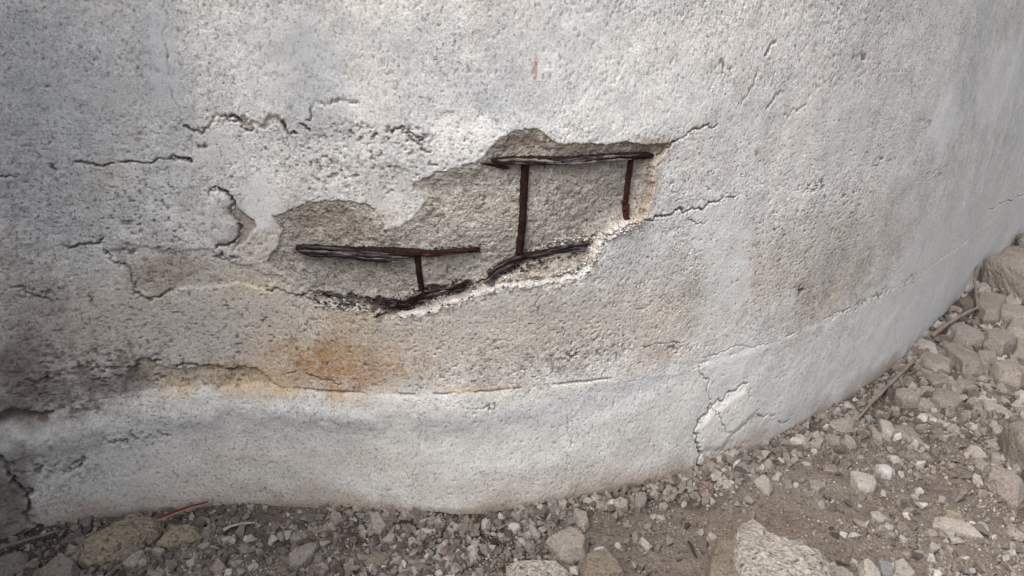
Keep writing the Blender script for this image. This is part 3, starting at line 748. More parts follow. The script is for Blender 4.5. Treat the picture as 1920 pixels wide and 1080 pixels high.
import bmesh
def chunk_mesh(points, bevel, cuts, amp, scale, seed):
    """broken chunk: the hull of a set of points, its arrises worn, its faces roughened"""
    bm = bmesh.new()
    for q in points: bm.verts.new(q)
    h = bmesh.ops.convex_hull(bm, input=bm.verts[:])
    bmesh.ops.delete(bm, geom=list({g for g in h['geom_interior'] + h['geom_unused'] if isinstance(g, bmesh.types.BMVert)}), context='VERTS')
    bmesh.ops.dissolve_limit(bm, angle_limit=R(9), verts=bm.verts[:], edges=bm.edges[:])
    bmesh.ops.bevel(bm, geom=bm.edges[:], offset=bevel, segments=1, affect='EDGES', clamp_overlap=True)
    bmesh.ops.triangulate(bm, faces=bm.faces[:])
    for _ in range(cuts):
        ln = np.array([e.calc_length() for e in bm.edges]); lim = max(np.median(ln) * .9, 1e-5)
        bmesh.ops.subdivide_edges(bm, edges=[e for e in bm.edges if e.calc_length() > lim], cuts=1)
        bmesh.ops.triangulate(bm, faces=bm.faces[:])
    bm.normal_update(); bm.verts.index_update()
    v = np.array([x.co for x in bm.verts]); nn = np.array([x.normal for x in bm.verts])
    f = np.array([[x.index for x in p.verts] for p in bm.faces]); bm.free()
    n1 = noise3(v + seed * 1.3, seed, 3, scale); n2 = noise3(v + seed * 2.1, seed + 4, 2, scale * 4)
    return v + nn * (amp * (2.2 * n1 + 1.1 * n2))[:, None], f

# ------------------------------------------------------------------ THE GROUND
def wall_gap(x, y):
    """metres in front of the wall (negative behind it)"""
    sh = x.shape; x = x.ravel(); y = y.ravel()
    best = np.full(x.shape, 1e9)
    P = PXY[::8]
    for a, b in zip(P[:-1], P[1:]):
        d = b - a; t = np.clip(((x - a[0]) * d[0] + (y - a[1]) * d[1]) / (d @ d), 0, 1)
        best = np.minimum(best, (x - a[0] - t * d[0]) ** 2 + (y - a[1] - t * d[1]) ** 2)
    az = np.where(y > 0, x / np.maximum(y, 1e-3), 9)
    ywall = np.interp(az, AZ[_k:], PXY[_k:, 1])
    sgn = np.where((y > ywall) & (y > 0) & (az < AZ[-1]), -1, 1)
    sgn = np.where((x < PXY[0, 0]) & (y < 1.6), -1, sgn)
    return (np.sqrt(best) * sgn).reshape(sh)

def ground_z(x, y, gap=None):
    g = wall_gap(x, y) if gap is None else gap
    z = .055 * sstep(1.6, 3.6, x) + .03 * sstep(2.1, 3.4, y)
    z = z + .016 * (fbm(x * 2.6, y * 2.6, 201, 4) - .5) * 2
    z = z + .026 * np.exp(-np.clip(g, 0, 9) / .06) * (.4 + fbm(x * 7, y * 7, 205, 3))
    z = z + .012 * (fbm(x * 9, y * 9, 202, 4, .6) - .5)
    return z

def at_ground(px, py, h=0.0):
    X, Y, Z = sight(px, py)
    z0 = np.zeros_like(X)
    for _ in range(6):
        t = (z0 + h - S) / np.minimum(Z, -.02)
        x, y = X * t, Y * t
        z0 = ground_z(np.atleast_1d(x), np.atleast_1d(y)).reshape(np.shape(x))
    return x, y, z0

def geo(start, step, k, lim):
    out = []; p = start
    while abs(p) < lim:
        step *= k; p += step; out.append(p)
    return out
gx = np.concatenate([geo(-1.45, -.02, 1.35, 80)[::-1], np.arange(-1.45, 1.9, .0065), np.arange(1.9, 4.3, .013), geo(4.3, .02, 1.35, 80)])
gy = np.concatenate([geo(1.15, -.02, 1.35, 80)[::-1], np.arange(1.15, 2.4, .006), np.arange(2.4, 5.6, .014), geo(5.6, .02, 1.35, 80)])
GX, GY = np.meshgrid(gx, gy)
gap = wall_gap(GX, GY)
GZ = ground_z(GX, GY, gap)
near = (np.abs(GX) < 5) & (GY > .8) & (GY < 6)
GZ += np.where(near, .0055 * (fbm(GX * 50, GY * 50, 211, 4, .65) - .5) + .004 * np.clip(vnoise(GX * 85, GY * 85, 214) - .55, 0, 1) * 2, 0)
GPX, GPY = to_photo(GX, np.maximum(GY, .3), GZ)

def gblob(x, y, cx, cy, rx, ry):
    ax, ay, _ = at_ground(np.array([cx, cx - rx, cx + rx, cx, cx], float), np.array([cy, cy, cy, cy - ry, cy + ry], float))
    ru = abs(ax[2] - ax[1]) / 2; rv = math.hypot(ax[3] - ax[4], ay[3] - ay[4]) / 2
    q = np.sqrt(((x - ax[0]) / ru) ** 2 + ((y - ay[0]) / rv) ** 2) + .5 * (fbm(x * 9, y * 9, int(cx), 4) - .5) * 2
    return 1 - sstep(.4, 1.2, q)
GA = np.empty(GX.shape + (3,), np.float32)
t = fbm(GX * 4, GY * 4, 221, 5)[..., None]; t2 = fbm(GX * 24, GY * 24, 222, 4)[..., None]
GA[...] = np.array((.305, .252, .215)) * (1 - t) + np.array((.24, .195, .163)) * t
GA *= .41 * (.8 + .4 * t2)
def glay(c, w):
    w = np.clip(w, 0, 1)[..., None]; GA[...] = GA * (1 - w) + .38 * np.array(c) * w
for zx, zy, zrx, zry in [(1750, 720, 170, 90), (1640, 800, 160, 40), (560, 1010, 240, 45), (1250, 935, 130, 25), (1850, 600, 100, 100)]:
    glay((.13, .108, .092), gblob(GX, GY, zx, zy, zrx, zry) * .8)  # rubble zones: shade between the stones put into the soil colour
glay((.10, .085, .072), gblob(GX, GY, 1830, 640, 120, 110) * .7)  # heap soil darker still, painted shade for the gaps
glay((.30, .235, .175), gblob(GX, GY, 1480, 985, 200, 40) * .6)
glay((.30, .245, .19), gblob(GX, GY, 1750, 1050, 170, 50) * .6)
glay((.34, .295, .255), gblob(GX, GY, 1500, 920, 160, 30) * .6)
glay((.055, .043, .036), gblob(GX, GY, 930, 1020, 150, 50) * .85)  # here and next patch: dark humus plus painted shade of deep crevices
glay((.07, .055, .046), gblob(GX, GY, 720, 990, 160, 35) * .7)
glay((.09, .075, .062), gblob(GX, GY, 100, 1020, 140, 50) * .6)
glay((.10, .082, .07), gblob(GX, GY, 1860, 620, 110, 60) * .7)  # gap shade of the heap again, as soil colour
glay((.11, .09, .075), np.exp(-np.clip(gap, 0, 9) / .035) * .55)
glay((.05, .04, .034), np.exp(-np.clip(gap, 0, 9) / .05) * sstep(600, 780, GPX) * (1 - sstep(1180, 1330, GPX)) * .9)  # dark litter and contact shade under the wall, painted into the soil
idx = np.arange(GX.size).reshape(GX.shape)
gq = np.stack([idx[:-1, :-1], idx[:-1, 1:], idx[1:, 1:], idx[1:, :-1]], -1).reshape(-1, 4)
cg = np.minimum.reduce([gap[:-1, :-1], gap[1:, 1:], gap[:-1, 1:], gap[1:, :-1]]).ravel()
fine = near[:-1, :-1].ravel()
gq = gq[~((cg < -.12) & (cg > -.4) & fine | (cg <= -.4) & fine)]
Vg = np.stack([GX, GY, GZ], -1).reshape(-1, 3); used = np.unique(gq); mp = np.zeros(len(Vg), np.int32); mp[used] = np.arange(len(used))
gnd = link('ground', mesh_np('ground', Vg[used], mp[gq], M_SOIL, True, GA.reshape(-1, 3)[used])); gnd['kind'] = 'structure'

# ------------------------------------------------------------------ STONES: the ones the photograph shows one by one
PLACED = []                                   # x, y, radius
def make_stone(name, label, pts, tone='c', thick=.5, flatk=.55, seed=0, group=None, cat='stone', sub=None):
    P = np.array(pts, float)
    w = np.ptp(P[:, 0]); hgt = np.ptp(P[:, 1]); c = .5 * (P.max(0) + P.min(0))
    x0, y0, zg = at_ground(np.array([c[0]]), np.array([c[1] + .22 * hgt])); x0, y0, zg = x0[0], y0[0], zg[0]
    dist = math.sqrt(x0 * x0 + y0 * y0 + (S - zg) ** 2); m = dist / 1387.0 * .985
    el = math.atan2(S - zg, math.hypot(x0, y0)); phi = math.atan2(x0, y0)
    T = thick * min(w, hgt) * m                                   # height of the stone
    Hm = hgt * m
    ydep = max((Hm - .75 * T * math.cos(el)) / math.sin(el), .45 * Hm)
    lx = (P[:, 0] - c[0]) * m; ly = -(P[:, 1] - c[1]) / hgt * ydep
    # ground footprint in the frame of the sight line
    ang = np.arctan2(ly, lx); rr = np.hypot(lx, ly)
    o_ = np.argsort(ang); ang, rr = ang[o_], rr[o_]
    A = np.concatenate([ang - 2 * np.pi, ang, ang + 2 * np.pi]); RR = np.tile(rr, 3)
    # straight edges between the corners
    fa = np.linspace(-np.pi, np.pi, 721)
    ex, ey = np.cos(A) * RR, np.sin(A) * RR
    frr = np.empty_like(fa)
    for i, f in enumerate(fa):
        j = np.clip(np.searchsorted(A, f) - 1, 0, len(A) - 2)
        x1, y1, x2, y2 = ex[j], ey[j], ex[j + 1], ey[j + 1]
        den = math.cos(f) * (y2 - y1) - math.sin(f) * (x2 - x1)
        frr[i] = (x1 * (y2 - y1) - y1 * (x2 - x1)) / den if abs(den) > 1e-9 else RR[j]
    frr = np.clip(frr, .3 * rr.min(), 1.15 * rr.max())
    size = w * m
    sub = sub or (6 if w > 90 else 5 if w > 44 else 4)
    dv, fv = ICO[sub]
    r = np.random.default_rng(seed + 500)
    az = np.arctan2(dv[:, 1], dv[:, 0]); s_el = dv[:, 2]
    hr = np.interp(az, fa, frr)
    ce = np.sqrt(1 - s_el ** 2)
    k = angular(dv, r, 10, .55, .014)
    k = k / k.mean()
    k = np.clip(1 + (k - 1) * (1.0 if thick > .45 else .6), .5, 1.16)
    X = np.cos(az) * hr * ce ** flatk * k; Y = np.sin(az) * hr * ce ** flatk * k
    Z = np.sign(s_el) * np.abs(s_el) ** flatk * T * .62 * k + T * .30
    # tilt of the top
    Z = Z + (r.uniform(-.16, .16) * X + r.uniform(-.05, .2) * Y) * (Z > 0)
    V_ = np.stack([X, Y, Z], 1)
    amp = .055 * min(size, .12)
    nn = V_ / (np.linalg.norm(V_, axis=1)[:, None] + 1e-9)
    V_ = V_ + nn * (amp * 2.6 * noise3(V_ + seed, seed, 4, 34 if size > .05 else 70) + (.016 if sub == 6 else .009) * noise3(V_ + seed * 2, seed + 1, 3, 110) * (1 if sub > 4 else .6))[:, None]
    rounded = thick >= .65 or any(q in label for q in ('round', 'egg', 'pebble', 'oval', 'pear', 'smooth'))
    if not rounded:
        ring = np.stack([lx, ly], 1); pts3 = []
        for a_, b_ in zip(ring, np.roll(ring, -1, 0)):
            for q in (a_, .5 * (a_ + b_)):
                pts3.append((*(q * r.uniform(.97, 1.02)), T * r.uniform(.18, .42)))
                pts3.append((*(q * r.uniform(.86, .95)), -T * .45))
        tx, ty = r.uniform(-.25, .25), r.uniform(-.05, .30)
        for q in ring:
            g = q * r.uniform(.62, .86); pts3.append((*g, T * (r.uniform(.80, .95) + (tx * g[0] + ty * g[1]) / max(size, 1e-4))))
        V_, fv = chunk_mesh(pts3, 0.022 * min(size, ydep), 3 if w < 44 else 4 if w < 90 else 5, .028 * min(size, .16), 1.0 / max(.22 * size, .006), seed)
    cph, sph = math.cos(-phi), math.sin(-phi)
    V_ = np.stack([V_[:, 0] * cph - V_[:, 1] * sph, V_[:, 0] * sph + V_[:, 1] * cph, V_[:, 2]], 1)
    # stones lean on the wall, they do not go through it
    o = link(name, mesh_np(name, V_, fv, STONE[tone], False), None, (x0, y0, zg - .0))
    tag(o, label, cat, group)
    PLACED.append((x0, y0, .5 * max(size, .7 * ydep)))
    return o

REF_WORDS = {
    'largest pale concrete slab, rough topped, half buried at the bottom edge of the open ground': 'the largest pale slab',
    'big smooth grey boulder cut off by the right edge of the picture': 'the boulder cut by the right edge',
    'broad grey brown chunk just below the boulder at the right edge': 'the broad chunk near the right edge',
    'long flat pale fragment lying level near the bottom right corner': 'the long flat fragment',
    'wedge shaped pale chunk alone on the dusty ground right of centre': 'the wedge shaped chunk on the dust',
    'roundish pale stone on bare dust below the wedge shaped chunk': 'the roundish stone on bare dust',
    'jagged pointed flake lying in front of the cracked wall foot': 'the jagged pointed flake',
    'flat angular fragment under the cracked wall foot, next to an orange crumb': 'the flat angular fragment',
    'blocky stone second in the tight row along the straight wall foot': 'the blocky stone of the tight wall row',
    'rounded egg shaped stone at the right of the tight row': 'the egg shaped stone of the tight row',
    'triangular dusty chunk just right of the egg shaped stone': 'the triangular chunk of the tight row',
    'wide stone at the wall above the tight row, under the long twig': 'the wide stone under the long twig',
    'large round shouldered chunk in the middle of the right hand rubble': 'the round shouldered chunk of the rubble',
    'rounded chunk close under the long twig': 'the rounded chunk under the long twig',
    'oval flat stone on fine grit right of the rounded chunks': 'the oval flat stone on the grit',
    'dull flattened stone below the pale pointed one at the right': 'the dull flat stone',
    'triangular stone below the flat pale one left of the big boulder': 'the triangular stone',
    'pale slanting fragment second in the bottom row right of the largest slab': 'the slanting fragment of the bottom row',
    'half buried roundish stone on the bare dust below the wall foot': 'the half buried stone on the dust',
    'big rounded grey brown boulder on top of the right hand heap': 'the boulder topping the heap',
    'white six sided plaster piece leaning where heap and wall meet': 'the white plaster piece on the heap',
    'broad slab with lined face below the white plaster piece': 'the broad lined slab of the heap',
    'long slab jutting in from the right edge under the heap boulder': 'the long slab jutting from the right edge',
    'dark earthy chunk wedged between the wall and the broad slab': 'the dark chunk by the wall',
    'wide low chunk crossed by the upper twig': 'the chunk under the upper twig',
    'tall faced chunk below the broad slab in the heap': 'the tall chunk of the heap',
    'square pale chunk against the wall foot, above the flat block': 'the square pale chunk at the wall',
    'flat block with straight edges at the wall foot beside the long twig': 'the flat straight edged block',
    'largest flat grey slab in the middle of the heap': 'the largest flat slab of the heap',
    'pointed chunk at the lower right of the heap, near the right edge': 'the pointed chunk of the heap',
    'long dusty slab lying below the flat block of the heap': 'the long dusty slab',
    'big flat rough ochre chunk at the left, by one end of the red stick': 'the big ochre chunk',
    'grey chunk cut by the bottom edge below the ochre chunk': 'the grey chunk at the bottom left',
    'brownish chunk under the red stick': 'the chunk under the red stick',
    'pointed upright stone near the bottom edge left of the middle': 'the pointed stone near the bottom edge',
    'smooth grey stone above the crumbly round chunk': 'the smooth grey stone left of the middle',
    'crumbly round grey chunk left of the middle': 'the crumbly round chunk',
    'square grey stone high in the rubble strip left of the middle': 'the square grey stone',
    'pear shaped pale stone close to the wall foot left of the middle': 'the pear shaped stone',
    'pale round stone below the pear shaped one': 'the pale round stone',
    'pale oval pebble second right of the pear shaped stone': 'the pale oval pebble',
    'brown slanting fragment near the bottom edge below the pale round stones': 'the brown fragment at the bottom',
    'bright white oval pebble in the dark litter below the lowest part of the wall': 'the white oval pebble',
    'tall angular chunk leaning between wall and the knobbly chunk': 'the tall angular chunk leaning at the wall',
    'knobbly grey chunk with notched rim, behind the bottom slab': 'the knobbly chunk',
    'pale slab cut by the bottom edge in the middle': 'the pale slab at the bottom edge',
    'brown chunk at the bottom edge right of the pale slab': 'the brown chunk right of the bottom slab',
    'upright egg shaped stone in the row right of the knobbly chunk': 'the upright egg shaped stone',
    'squarish stone left of the upright egg shaped one': 'the squarish stone at the wall',
    'pointed pale stone touching the wall right of the upright egg shaped one': 'the pointed pale stone at the wall',
    'pale cube shaped stone alone on the dust below the wall row': 'the cube shaped stone on the dust',
    'pale knuckle shaped stone left of the dark litter near the bottom': 'the knuckle shaped stone',
    'single pale pebble where splashed soil meets the wall, left of middle': 'the lone pale pebble',
    'small bright stone below the orange brick crumb': 'the orange brick crumb',}
REFS = []                                     # short ways to point at a stone, with its place in the photograph
G_FOOT = 'stones lying along the foot of the wall'
G_OPEN = 'stones lying on the open dusty ground'
G_HEAP = 'stones of the rubble heap at the right'
HEROES = [
 # name, label, tone, thick, group, outline
 ('concrete_slab', 'largest pale concrete slab, rough topped, half buried at the bottom edge of the open ground', 'r', .42, G_OPEN, [(1372,1030),(1378,998),(1391,981),(1408,988),(1421,1002),(1447,1010),(1487,1013),(1517,1026),(1536,1043),(1542,1090),(1500,1135),(1410,1140),(1386,1085)]),
 ('dusty_boulder', 'brown earth covered lump against the left side of the largest slab', 'b', .5, G_OPEN, [(1326,1026),(1343,1008),(1374,999),(1392,1012),(1396,1060),(1380,1115),(1345,1115),(1330,1088)]),
 ('concrete_boulder', 'big smooth grey boulder cut off by the right edge of the picture', 'c', .7, G_OPEN, [(1880,818),(1891,803),(1925,788),(1965,800),(1965,900),(1925,872),(1898,850)]),
 ('concrete_chunk', 'broad grey brown chunk just below the boulder at the right edge', 'c', .5, G_OPEN, [(1847,898),(1858,884),(1887,880),(1906,891),(1910,917),(1902,939),(1880,932),(1854,917)]),
 ('concrete_fragment', 'long flat pale fragment lying level near the bottom right corner', 'p', .45, G_OPEN, [(1761,984),(1790,978),(1813,973),(1832,989),(1787,1002),(1762,1003)]),
 ('rubble_stone', 'small brown stone behind the long flat fragment near the bottom right corner', 'b', .6, G_OPEN, [(1770,968),(1795,957),(1802,970),(1775,981)]),
 ('concrete_chunk', 'wedge shaped pale chunk alone on the dusty ground right of centre', 'p', .5, G_OPEN, [(1593,891),(1602,885),(1632,887),(1637,902),(1635,917),(1626,926),(1610,921),(1597,906)]),
 ('plaster_piece', 'white angular plaster piece right beside the wedge shaped chunk', 'w', .7, G_OPEN, [(1647,880),(1658,871),(1671,882),(1669,895),(1658,897),(1648,891)]),
 ('rubble_stone', 'roundish pale stone on bare dust below the wedge shaped chunk', 'p', .6, G_OPEN, [(1632,969),(1643,960),(1661,967),(1654,980),(1637,980)]),
 ('concrete_flake', 'jagged pointed flake lying in front of the cracked wall foot', 'p', .35, G_OPEN, [(1410,902),(1428,886),(1443,895),(1447,910),(1443,924),(1432,919)]),
 ('rubble_stone', 'upright thin pale sliver touching the jagged pointed flake', 'p', .5, G_OPEN, [(1448,902),(1456,882),(1464,887),(1461,899)]),
 ('rubble_stone', 'dull flat stone right of the jagged pointed flake', 'c', .4, G_OPEN, [(1465,902),(1480,895),(1487,913),(1473,917)]),
 ('concrete_fragment', 'flat angular fragment under the cracked wall foot, next to an orange crumb', 'p', .4, G_FOOT, [(1328,891),(1354,889),(1369,899),(1365,913),(1347,910)]),
 ('brick_crumb', 'orange brown brick crumb among the pale fragments under the cracked wall foot', 'o', .5, G_FOOT, [(1312,906),(1326,900),(1338,906),(1335,916),(1318,918)]),
 ('rubble_stone', 'small bright stone below the orange brick crumb', 'p', .6, G_FOOT, [(1323,935),(1336,932),(1341,941),(1336,947),(1326,945)]),
 ('rubble_stone', 'leftmost stone of the tight row along the straight wall foot', 'c', .6, G_FOOT, [(1547,817),(1560,813),(1575,822),(1573,833),(1558,836),(1547,828)]),
 ('rubble_stone', 'blocky stone second in the tight row along the straight wall foot', 'c', .6, G_FOOT, [(1578,819),(1595,817),(1604,836),(1595,845),(1582,836)]),
 ('rubble_stone', 'rounded egg shaped stone at the right of the tight row', 'p', .65, G_FOOT, [(1645,795),(1665,791),(1676,810),(1669,824),(1654,819)]),
 ('concrete_fragment', 'narrow slanting fragment just left of the egg shaped stone', 'c', .6, G_FOOT, [(1624,798),(1639,806),(1654,834),(1636,824)]),
 ('concrete_chunk', 'triangular dusty chunk just right of the egg shaped stone', 'c', .45, G_FOOT, [(1678,806),(1706,798),(1728,828),(1706,832),(1680,823)]),
 ('concrete_chunk', 'wide stone at the wall above the tight row, under the long twig', 'c', .6, G_FOOT, [(1552,795),(1575,785),(1597,790),(1597,805),(1580,813),(1555,808)]),
 ('rubble_stone', 'blue grey pebble under the lower end of the long twig', 'g', .6, G_FOOT, [(1618,784),(1630,778),(1636,786),(1628,793)]),
 ('concrete_chunk', 'large round shouldered chunk in the middle of the right hand rubble', 'c', .6, G_HEAP, [(1750,743),(1776,736),(1795,750),(1787,767),(1765,771),(1752,761)]),
 ('concrete_chunk', 'rounded chunk close under the long twig', 'c', .6, G_HEAP, [(1678,741),(1699,728),(1719,736),(1717,754),(1695,765),(1680,754)]),
 ('rubble_stone', 'stone with ridged top between the two rounded chunks under the twig', 'c', .6, G_HEAP, [(1713,752),(1736,749),(1747,760),(1739,770),(1721,765)]),
 ('rubble_stone', 'flat topped stone behind the ridged stone in the right hand rubble', 'c', .5, G_HEAP, [(1722,730),(1745,725),(1756,738),(1743,747),(1727,743)]),
 ('rubble_stone', 'oval flat stone on fine grit right of the rounded chunks', 'c', .5, G_HEAP, [(1795,715),(1813,711),(1828,724),(1813,732),(1797,726)]),
 ('rubble_stone', 'pale pointed stone on the grit above the boulder at the right edge', 'p', .5, G_HEAP, [(1837,749),(1854,739),(1865,750),(1850,758)]),
 ('rubble_stone', 'dull flattened stone below the pale pointed one at the right', 'c', .45, G_HEAP, [(1847,761),(1873,758),(1891,771),(1873,780),(1852,773)]),
 ('rubble_stone', 'flat pale stone left of the big boulder at the right edge', 'p', .4, G_OPEN, [(1817,839),(1832,836),(1847,850),(1832,858),(1817,850)]),
 ('rubble_stone', 'triangular stone below the flat pale one left of the big boulder', 'c', .45, G_OPEN, [(1824,865),(1836,858),(1852,869),(1843,884),(1832,878)]),
 ('rubble_stone', 'small upright stone between the triangular stone and the big boulder', 'c', .7, G_OPEN, [(1854,852),(1869,850),(1873,865),(1860,869)]),
 ('concrete_fragment', 'dusty grey fragment in the bottom row right of the largest slab', 'c', .5, G_OPEN, [(1547,1065),(1576,1061),(1602,1073),(1600,1095),(1560,1098),(1545,1085)]),
 ('concrete_fragment', 'pale slanting fragment second in the bottom row right of the largest slab', 'p', .6, G_OPEN, [(1608,1061),(1617,1052),(1640,1065),(1652,1085),(1640,1098),(1615,1085)]),
 ('rubble_stone', 'blue grey stone between two pale fragments in the bottom row', 'g', .6, G_OPEN, [(1641,1058),(1665,1054),(1671,1073),(1660,1082),(1650,1076)]),
 ('concrete_fragment', 'pale fragment last in the bottom row, right of the blue grey stone', 'p', .6, G_OPEN, [(1673,1065),(1684,1054),(1710,1073),(1702,1095),(1678,1088)]),
 ('plaster_piece', 'tiny white plaster piece at the very bottom edge on the right', 'w', .8, G_OPEN, [(1750,1074),(1757,1069),(1763,1075),(1760,1086),(1752,1086)]),
 ('rubble_stone', 'half buried roundish stone on the bare dust below the wall foot', 'c', .5, G_OPEN, [(1517,906),(1532,898),(1543,910),(1535,922),(1521,919)]),
 ('rubble_stone', 'dusty low stone left of the wedge shaped chunk, nearer the wall', 'c', .4, G_OPEN, [(1543,876),(1565,868),(1573,884),(1547,886)]),
 ('concrete_boulder', 'big rounded grey brown boulder on top of the right hand heap', 'c', .75, G_HEAP, [(1850,524),(1865,495),(1920,487),(1955,500),(1955,545),(1910,562),(1887,554),(1858,539)]),
 ('rubble_stone', 'rounded stone between the wall and the heap boulder', 'c', .7, G_HEAP, [(1882,476),(1891,469),(1917,471),(1925,487),(1902,493),(1884,487)]),
 ('rubble_stone', 'topmost stone of the heap, at the right edge against the wall', 'c', .7, G_HEAP, [(1910,455),(1925,438),(1950,440),(1950,468),(1915,472)]),
 ('plaster_piece', 'white six sided plaster piece leaning where heap and wall meet', 'w', .5, G_HEAP, [(1801,532),(1806,524),(1832,526),(1828,539),(1815,549),(1804,543)]),
 ('rubble_stone', 'pale flat stone between the white plaster piece and the heap boulder', 'p', .5, G_HEAP, [(1832,536),(1845,530),(1854,543),(1836,552)]),
 ('rubble_stone', 'small stone perched above the white plaster piece', 'c', .7, G_HEAP, [(1837,514),(1845,506),(1853,514),(1846,522)]),
 ('concrete_slab', 'broad slab with lined face below the white plaster piece', 'c', .5, G_HEAP, [(1832,558),(1850,547),(1873,550),(1876,565),(1869,595),(1850,602),(1832,587)]),
 ('rubble_stone', 'flat oval stone under the heap boulder', 'p', .5, G_HEAP, [(1869,563),(1891,559),(1906,569),(1887,577),(1873,577)]),
 ('concrete_slab', 'long slab jutting in from the right edge under the heap boulder', 'c', .5, G_HEAP, [(1871,586),(1920,571),(1950,577),(1950,604),(1880,602)]),
 ('concrete_chunk', 'dark earthy chunk wedged between the wall and the broad slab', 'd', .6, G_HEAP, [(1789,573),(1810,561),(1824,584),(1806,597)]),
 ('concrete_chunk', 'wide low chunk crossed by the upper twig', 'c', .5, G_HEAP, [(1769,617),(1798,606),(1836,617),(1839,636),(1813,652),(1791,643)]),
 ('concrete_chunk', 'tall faced chunk below the broad slab in the heap', 'c', .6, G_HEAP, [(1839,632),(1858,621),(1887,624),(1895,639),(1876,669),(1850,661)]),
 ('concrete_chunk', 'chunk at the right edge under the long slab', 'c', .6, G_HEAP, [(1895,612),(1930,602),(1945,640),(1910,642),(1893,636)]),
 ('concrete_chunk', 'lower chunk at the right edge of the heap, beside a dark hollow', 'c', .6, G_HEAP, [(1898,646),(1930,640),(1940,684),(1905,674)]),
 ('concrete_chunk', 'square pale chunk against the wall foot, above the flat block', 'p', .6, G_HEAP, [(1711,650),(1721,637),(1750,647),(1754,661),(1717,663)]),
 ('concrete_block', 'flat block with straight edges at the wall foot beside the long twig', 'c', .5, G_HEAP, [(1721,673),(1732,663),(1780,669),(1776,691),(1750,698),(1724,684)]),
 ('concrete_slab', 'largest flat grey slab in the middle of the heap', 'c', .45, G_HEAP, [(1761,654),(1776,645),(1824,661),(1832,684),(1806,702),(1784,680)]),
 ('rubble_stone', 'stone right of the largest flat slab in the heap', 'c', .6, G_HEAP, [(1832,665),(1858,660),(1865,676),(1850,687),(1834,684)]),
 ('concrete_chunk', 'pointed chunk at the lower right of the heap, near the right edge', 'c', .6, G_HEAP, [(1861,706),(1887,676),(1920,710),(1906,728),(1880,728)]),
 ('rubble_stone', 'small pale stone at the wall foot on the twig', 'p', .7, G_HEAP, [(1700,678),(1708,671),(1721,676),(1717,687),(1704,687)]),
 ('concrete_slab', 'long dusty slab lying below the flat block of the heap', 'c', .4, G_HEAP, [(1721,697),(1761,701),(1795,713),(1791,732),(1750,722)]),
 ('rubble_stone', 'pebble between the long twig and the wall, lower of two', 'c', .7, G_FOOT, [(1637,735),(1650,732),(1652,742),(1639,745)]),
 ('rubble_stone', 'stone between the long twig and the wall, upper of two', 'c', .7, G_FOOT, [(1662,721),(1680,713),(1684,726),(1669,731)]),
 # left and middle foot
 ('concrete_boulder', 'big flat rough ochre chunk at the left, by one end of the red stick', 'y', .5, G_FOOT, [(165,1017),(178,997),(208,985),(233,978),(260,972),(272,980),(283,988),(295,988),(298,1002),(285,1023),(260,1032),(233,1043),(200,1042),(168,1033)]),
 ('concrete_chunk', 'grey chunk cut by the bottom edge below the ochre chunk', 'c', .6, G_FOOT, [(83,1070),(107,1058),(123,1051),(138,1060),(141,1085),(130,1105),(90,1100)]),
 ('concrete_fragment', 'pale three sided fragment between two grey chunks at the bottom left', 'p', .6, G_FOOT, [(132,1050),(142,1038),(163,1037),(165,1045),(155,1060),(147,1061)]),
 ('rubble_stone', 'small stone right of the pale three sided fragment', 'c', .6, G_FOOT, [(160,1057),(172,1051),(177,1060),(164,1066)]),
 ('concrete_chunk', 'shaded grey chunk in the bottom left corner', 'c', .5, G_FOOT, [(-25,1045),(0,1043),(40,1047),(45,1055),(35,1077),(-10,1087)]),
 ('concrete_fragment', 'pale fragment lying against the front of the ochre chunk', 'p', .5, G_FOOT, [(235,1047),(250,1037),(270,1036),(268,1047),(257,1058),(240,1057)]),
 ('rubble_stone', 'pale split stone below the right end of the ochre chunk', 'p', .7, G_FOOT, [(288,1030),(298,1026),(308,1040),(300,1047),(291,1037)]),
 ('concrete_chunk', 'brownish chunk under the red stick', 'y', .5, G_FOOT, [(300,1010),(326,982),(367,987),(370,1020),(318,1024)]),
 ('rubble_stone', 'pointed upright stone near the bottom edge left of the middle', 'c', .6, G_FOOT, [(398,1063),(411,1045),(424,1069),(407,1078)]),
 ('rubble_stone', 'smooth grey stone above the crumbly round chunk', 'c', .65, G_FOOT, [(546,1007),(560,996),(575,1002),(578,1015),(560,1022),(547,1017)]),
 ('concrete_chunk', 'crumbly round grey chunk left of the middle', 'c', .5, G_FOOT, [(545,1035),(557,1022),(582,1020),(600,1025),(590,1040),(585,1050),(565,1064),(547,1057)]),
 ('rubble_stone', 'low brown grey stone behind the smooth grey one', 'b', .5, G_FOOT, [(581,992),(592,984),(615,987),(620,996),(602,1000),(582,1000)]),
 ('rubble_stone', 'square grey stone high in the rubble strip left of the middle', 'c', .6, G_FOOT, [(619,965),(627,957),(640,965),(644,977),(630,986),(622,977)]),
 ('rubble_stone', 'pear shaped pale stone close to the wall foot left of the middle', 'p', .6, G_FOOT, [(695,960),(710,957),(715,967),(724,987),(712,1002),(698,987)]),
 ('rubble_stone', 'pale round stone below the pear shaped one', 'p', .65, G_FOOT, [(717,1015),(730,1000),(742,1007),(737,1022),(725,1024)]),
 ('rubble_stone', 'pale oval pebble second right of the pear shaped stone', 'p', .65, G_FOOT, [(766,1012),(775,1005),(785,1020),(780,1030),(769,1025)]),
 ('concrete_fragment', 'brown slanting fragment near the bottom edge below the pale round stones', 'b', .45, G_FOOT, [(682,1057),(710,1037),(730,1032),(730,1057),(710,1064)]),
 ('rubble_stone', 'single pale pebble where splashed soil meets the wall, left of middle', 'p', .7, G_FOOT, [(492,952),(499,947),(505,952),(499,960)]),
 ('rubble_stone', 'brownish stone left of the square grey one', 'b', .6, G_FOOT, [(590,967),(600,962),(612,967),(605,977),(592,975)]),
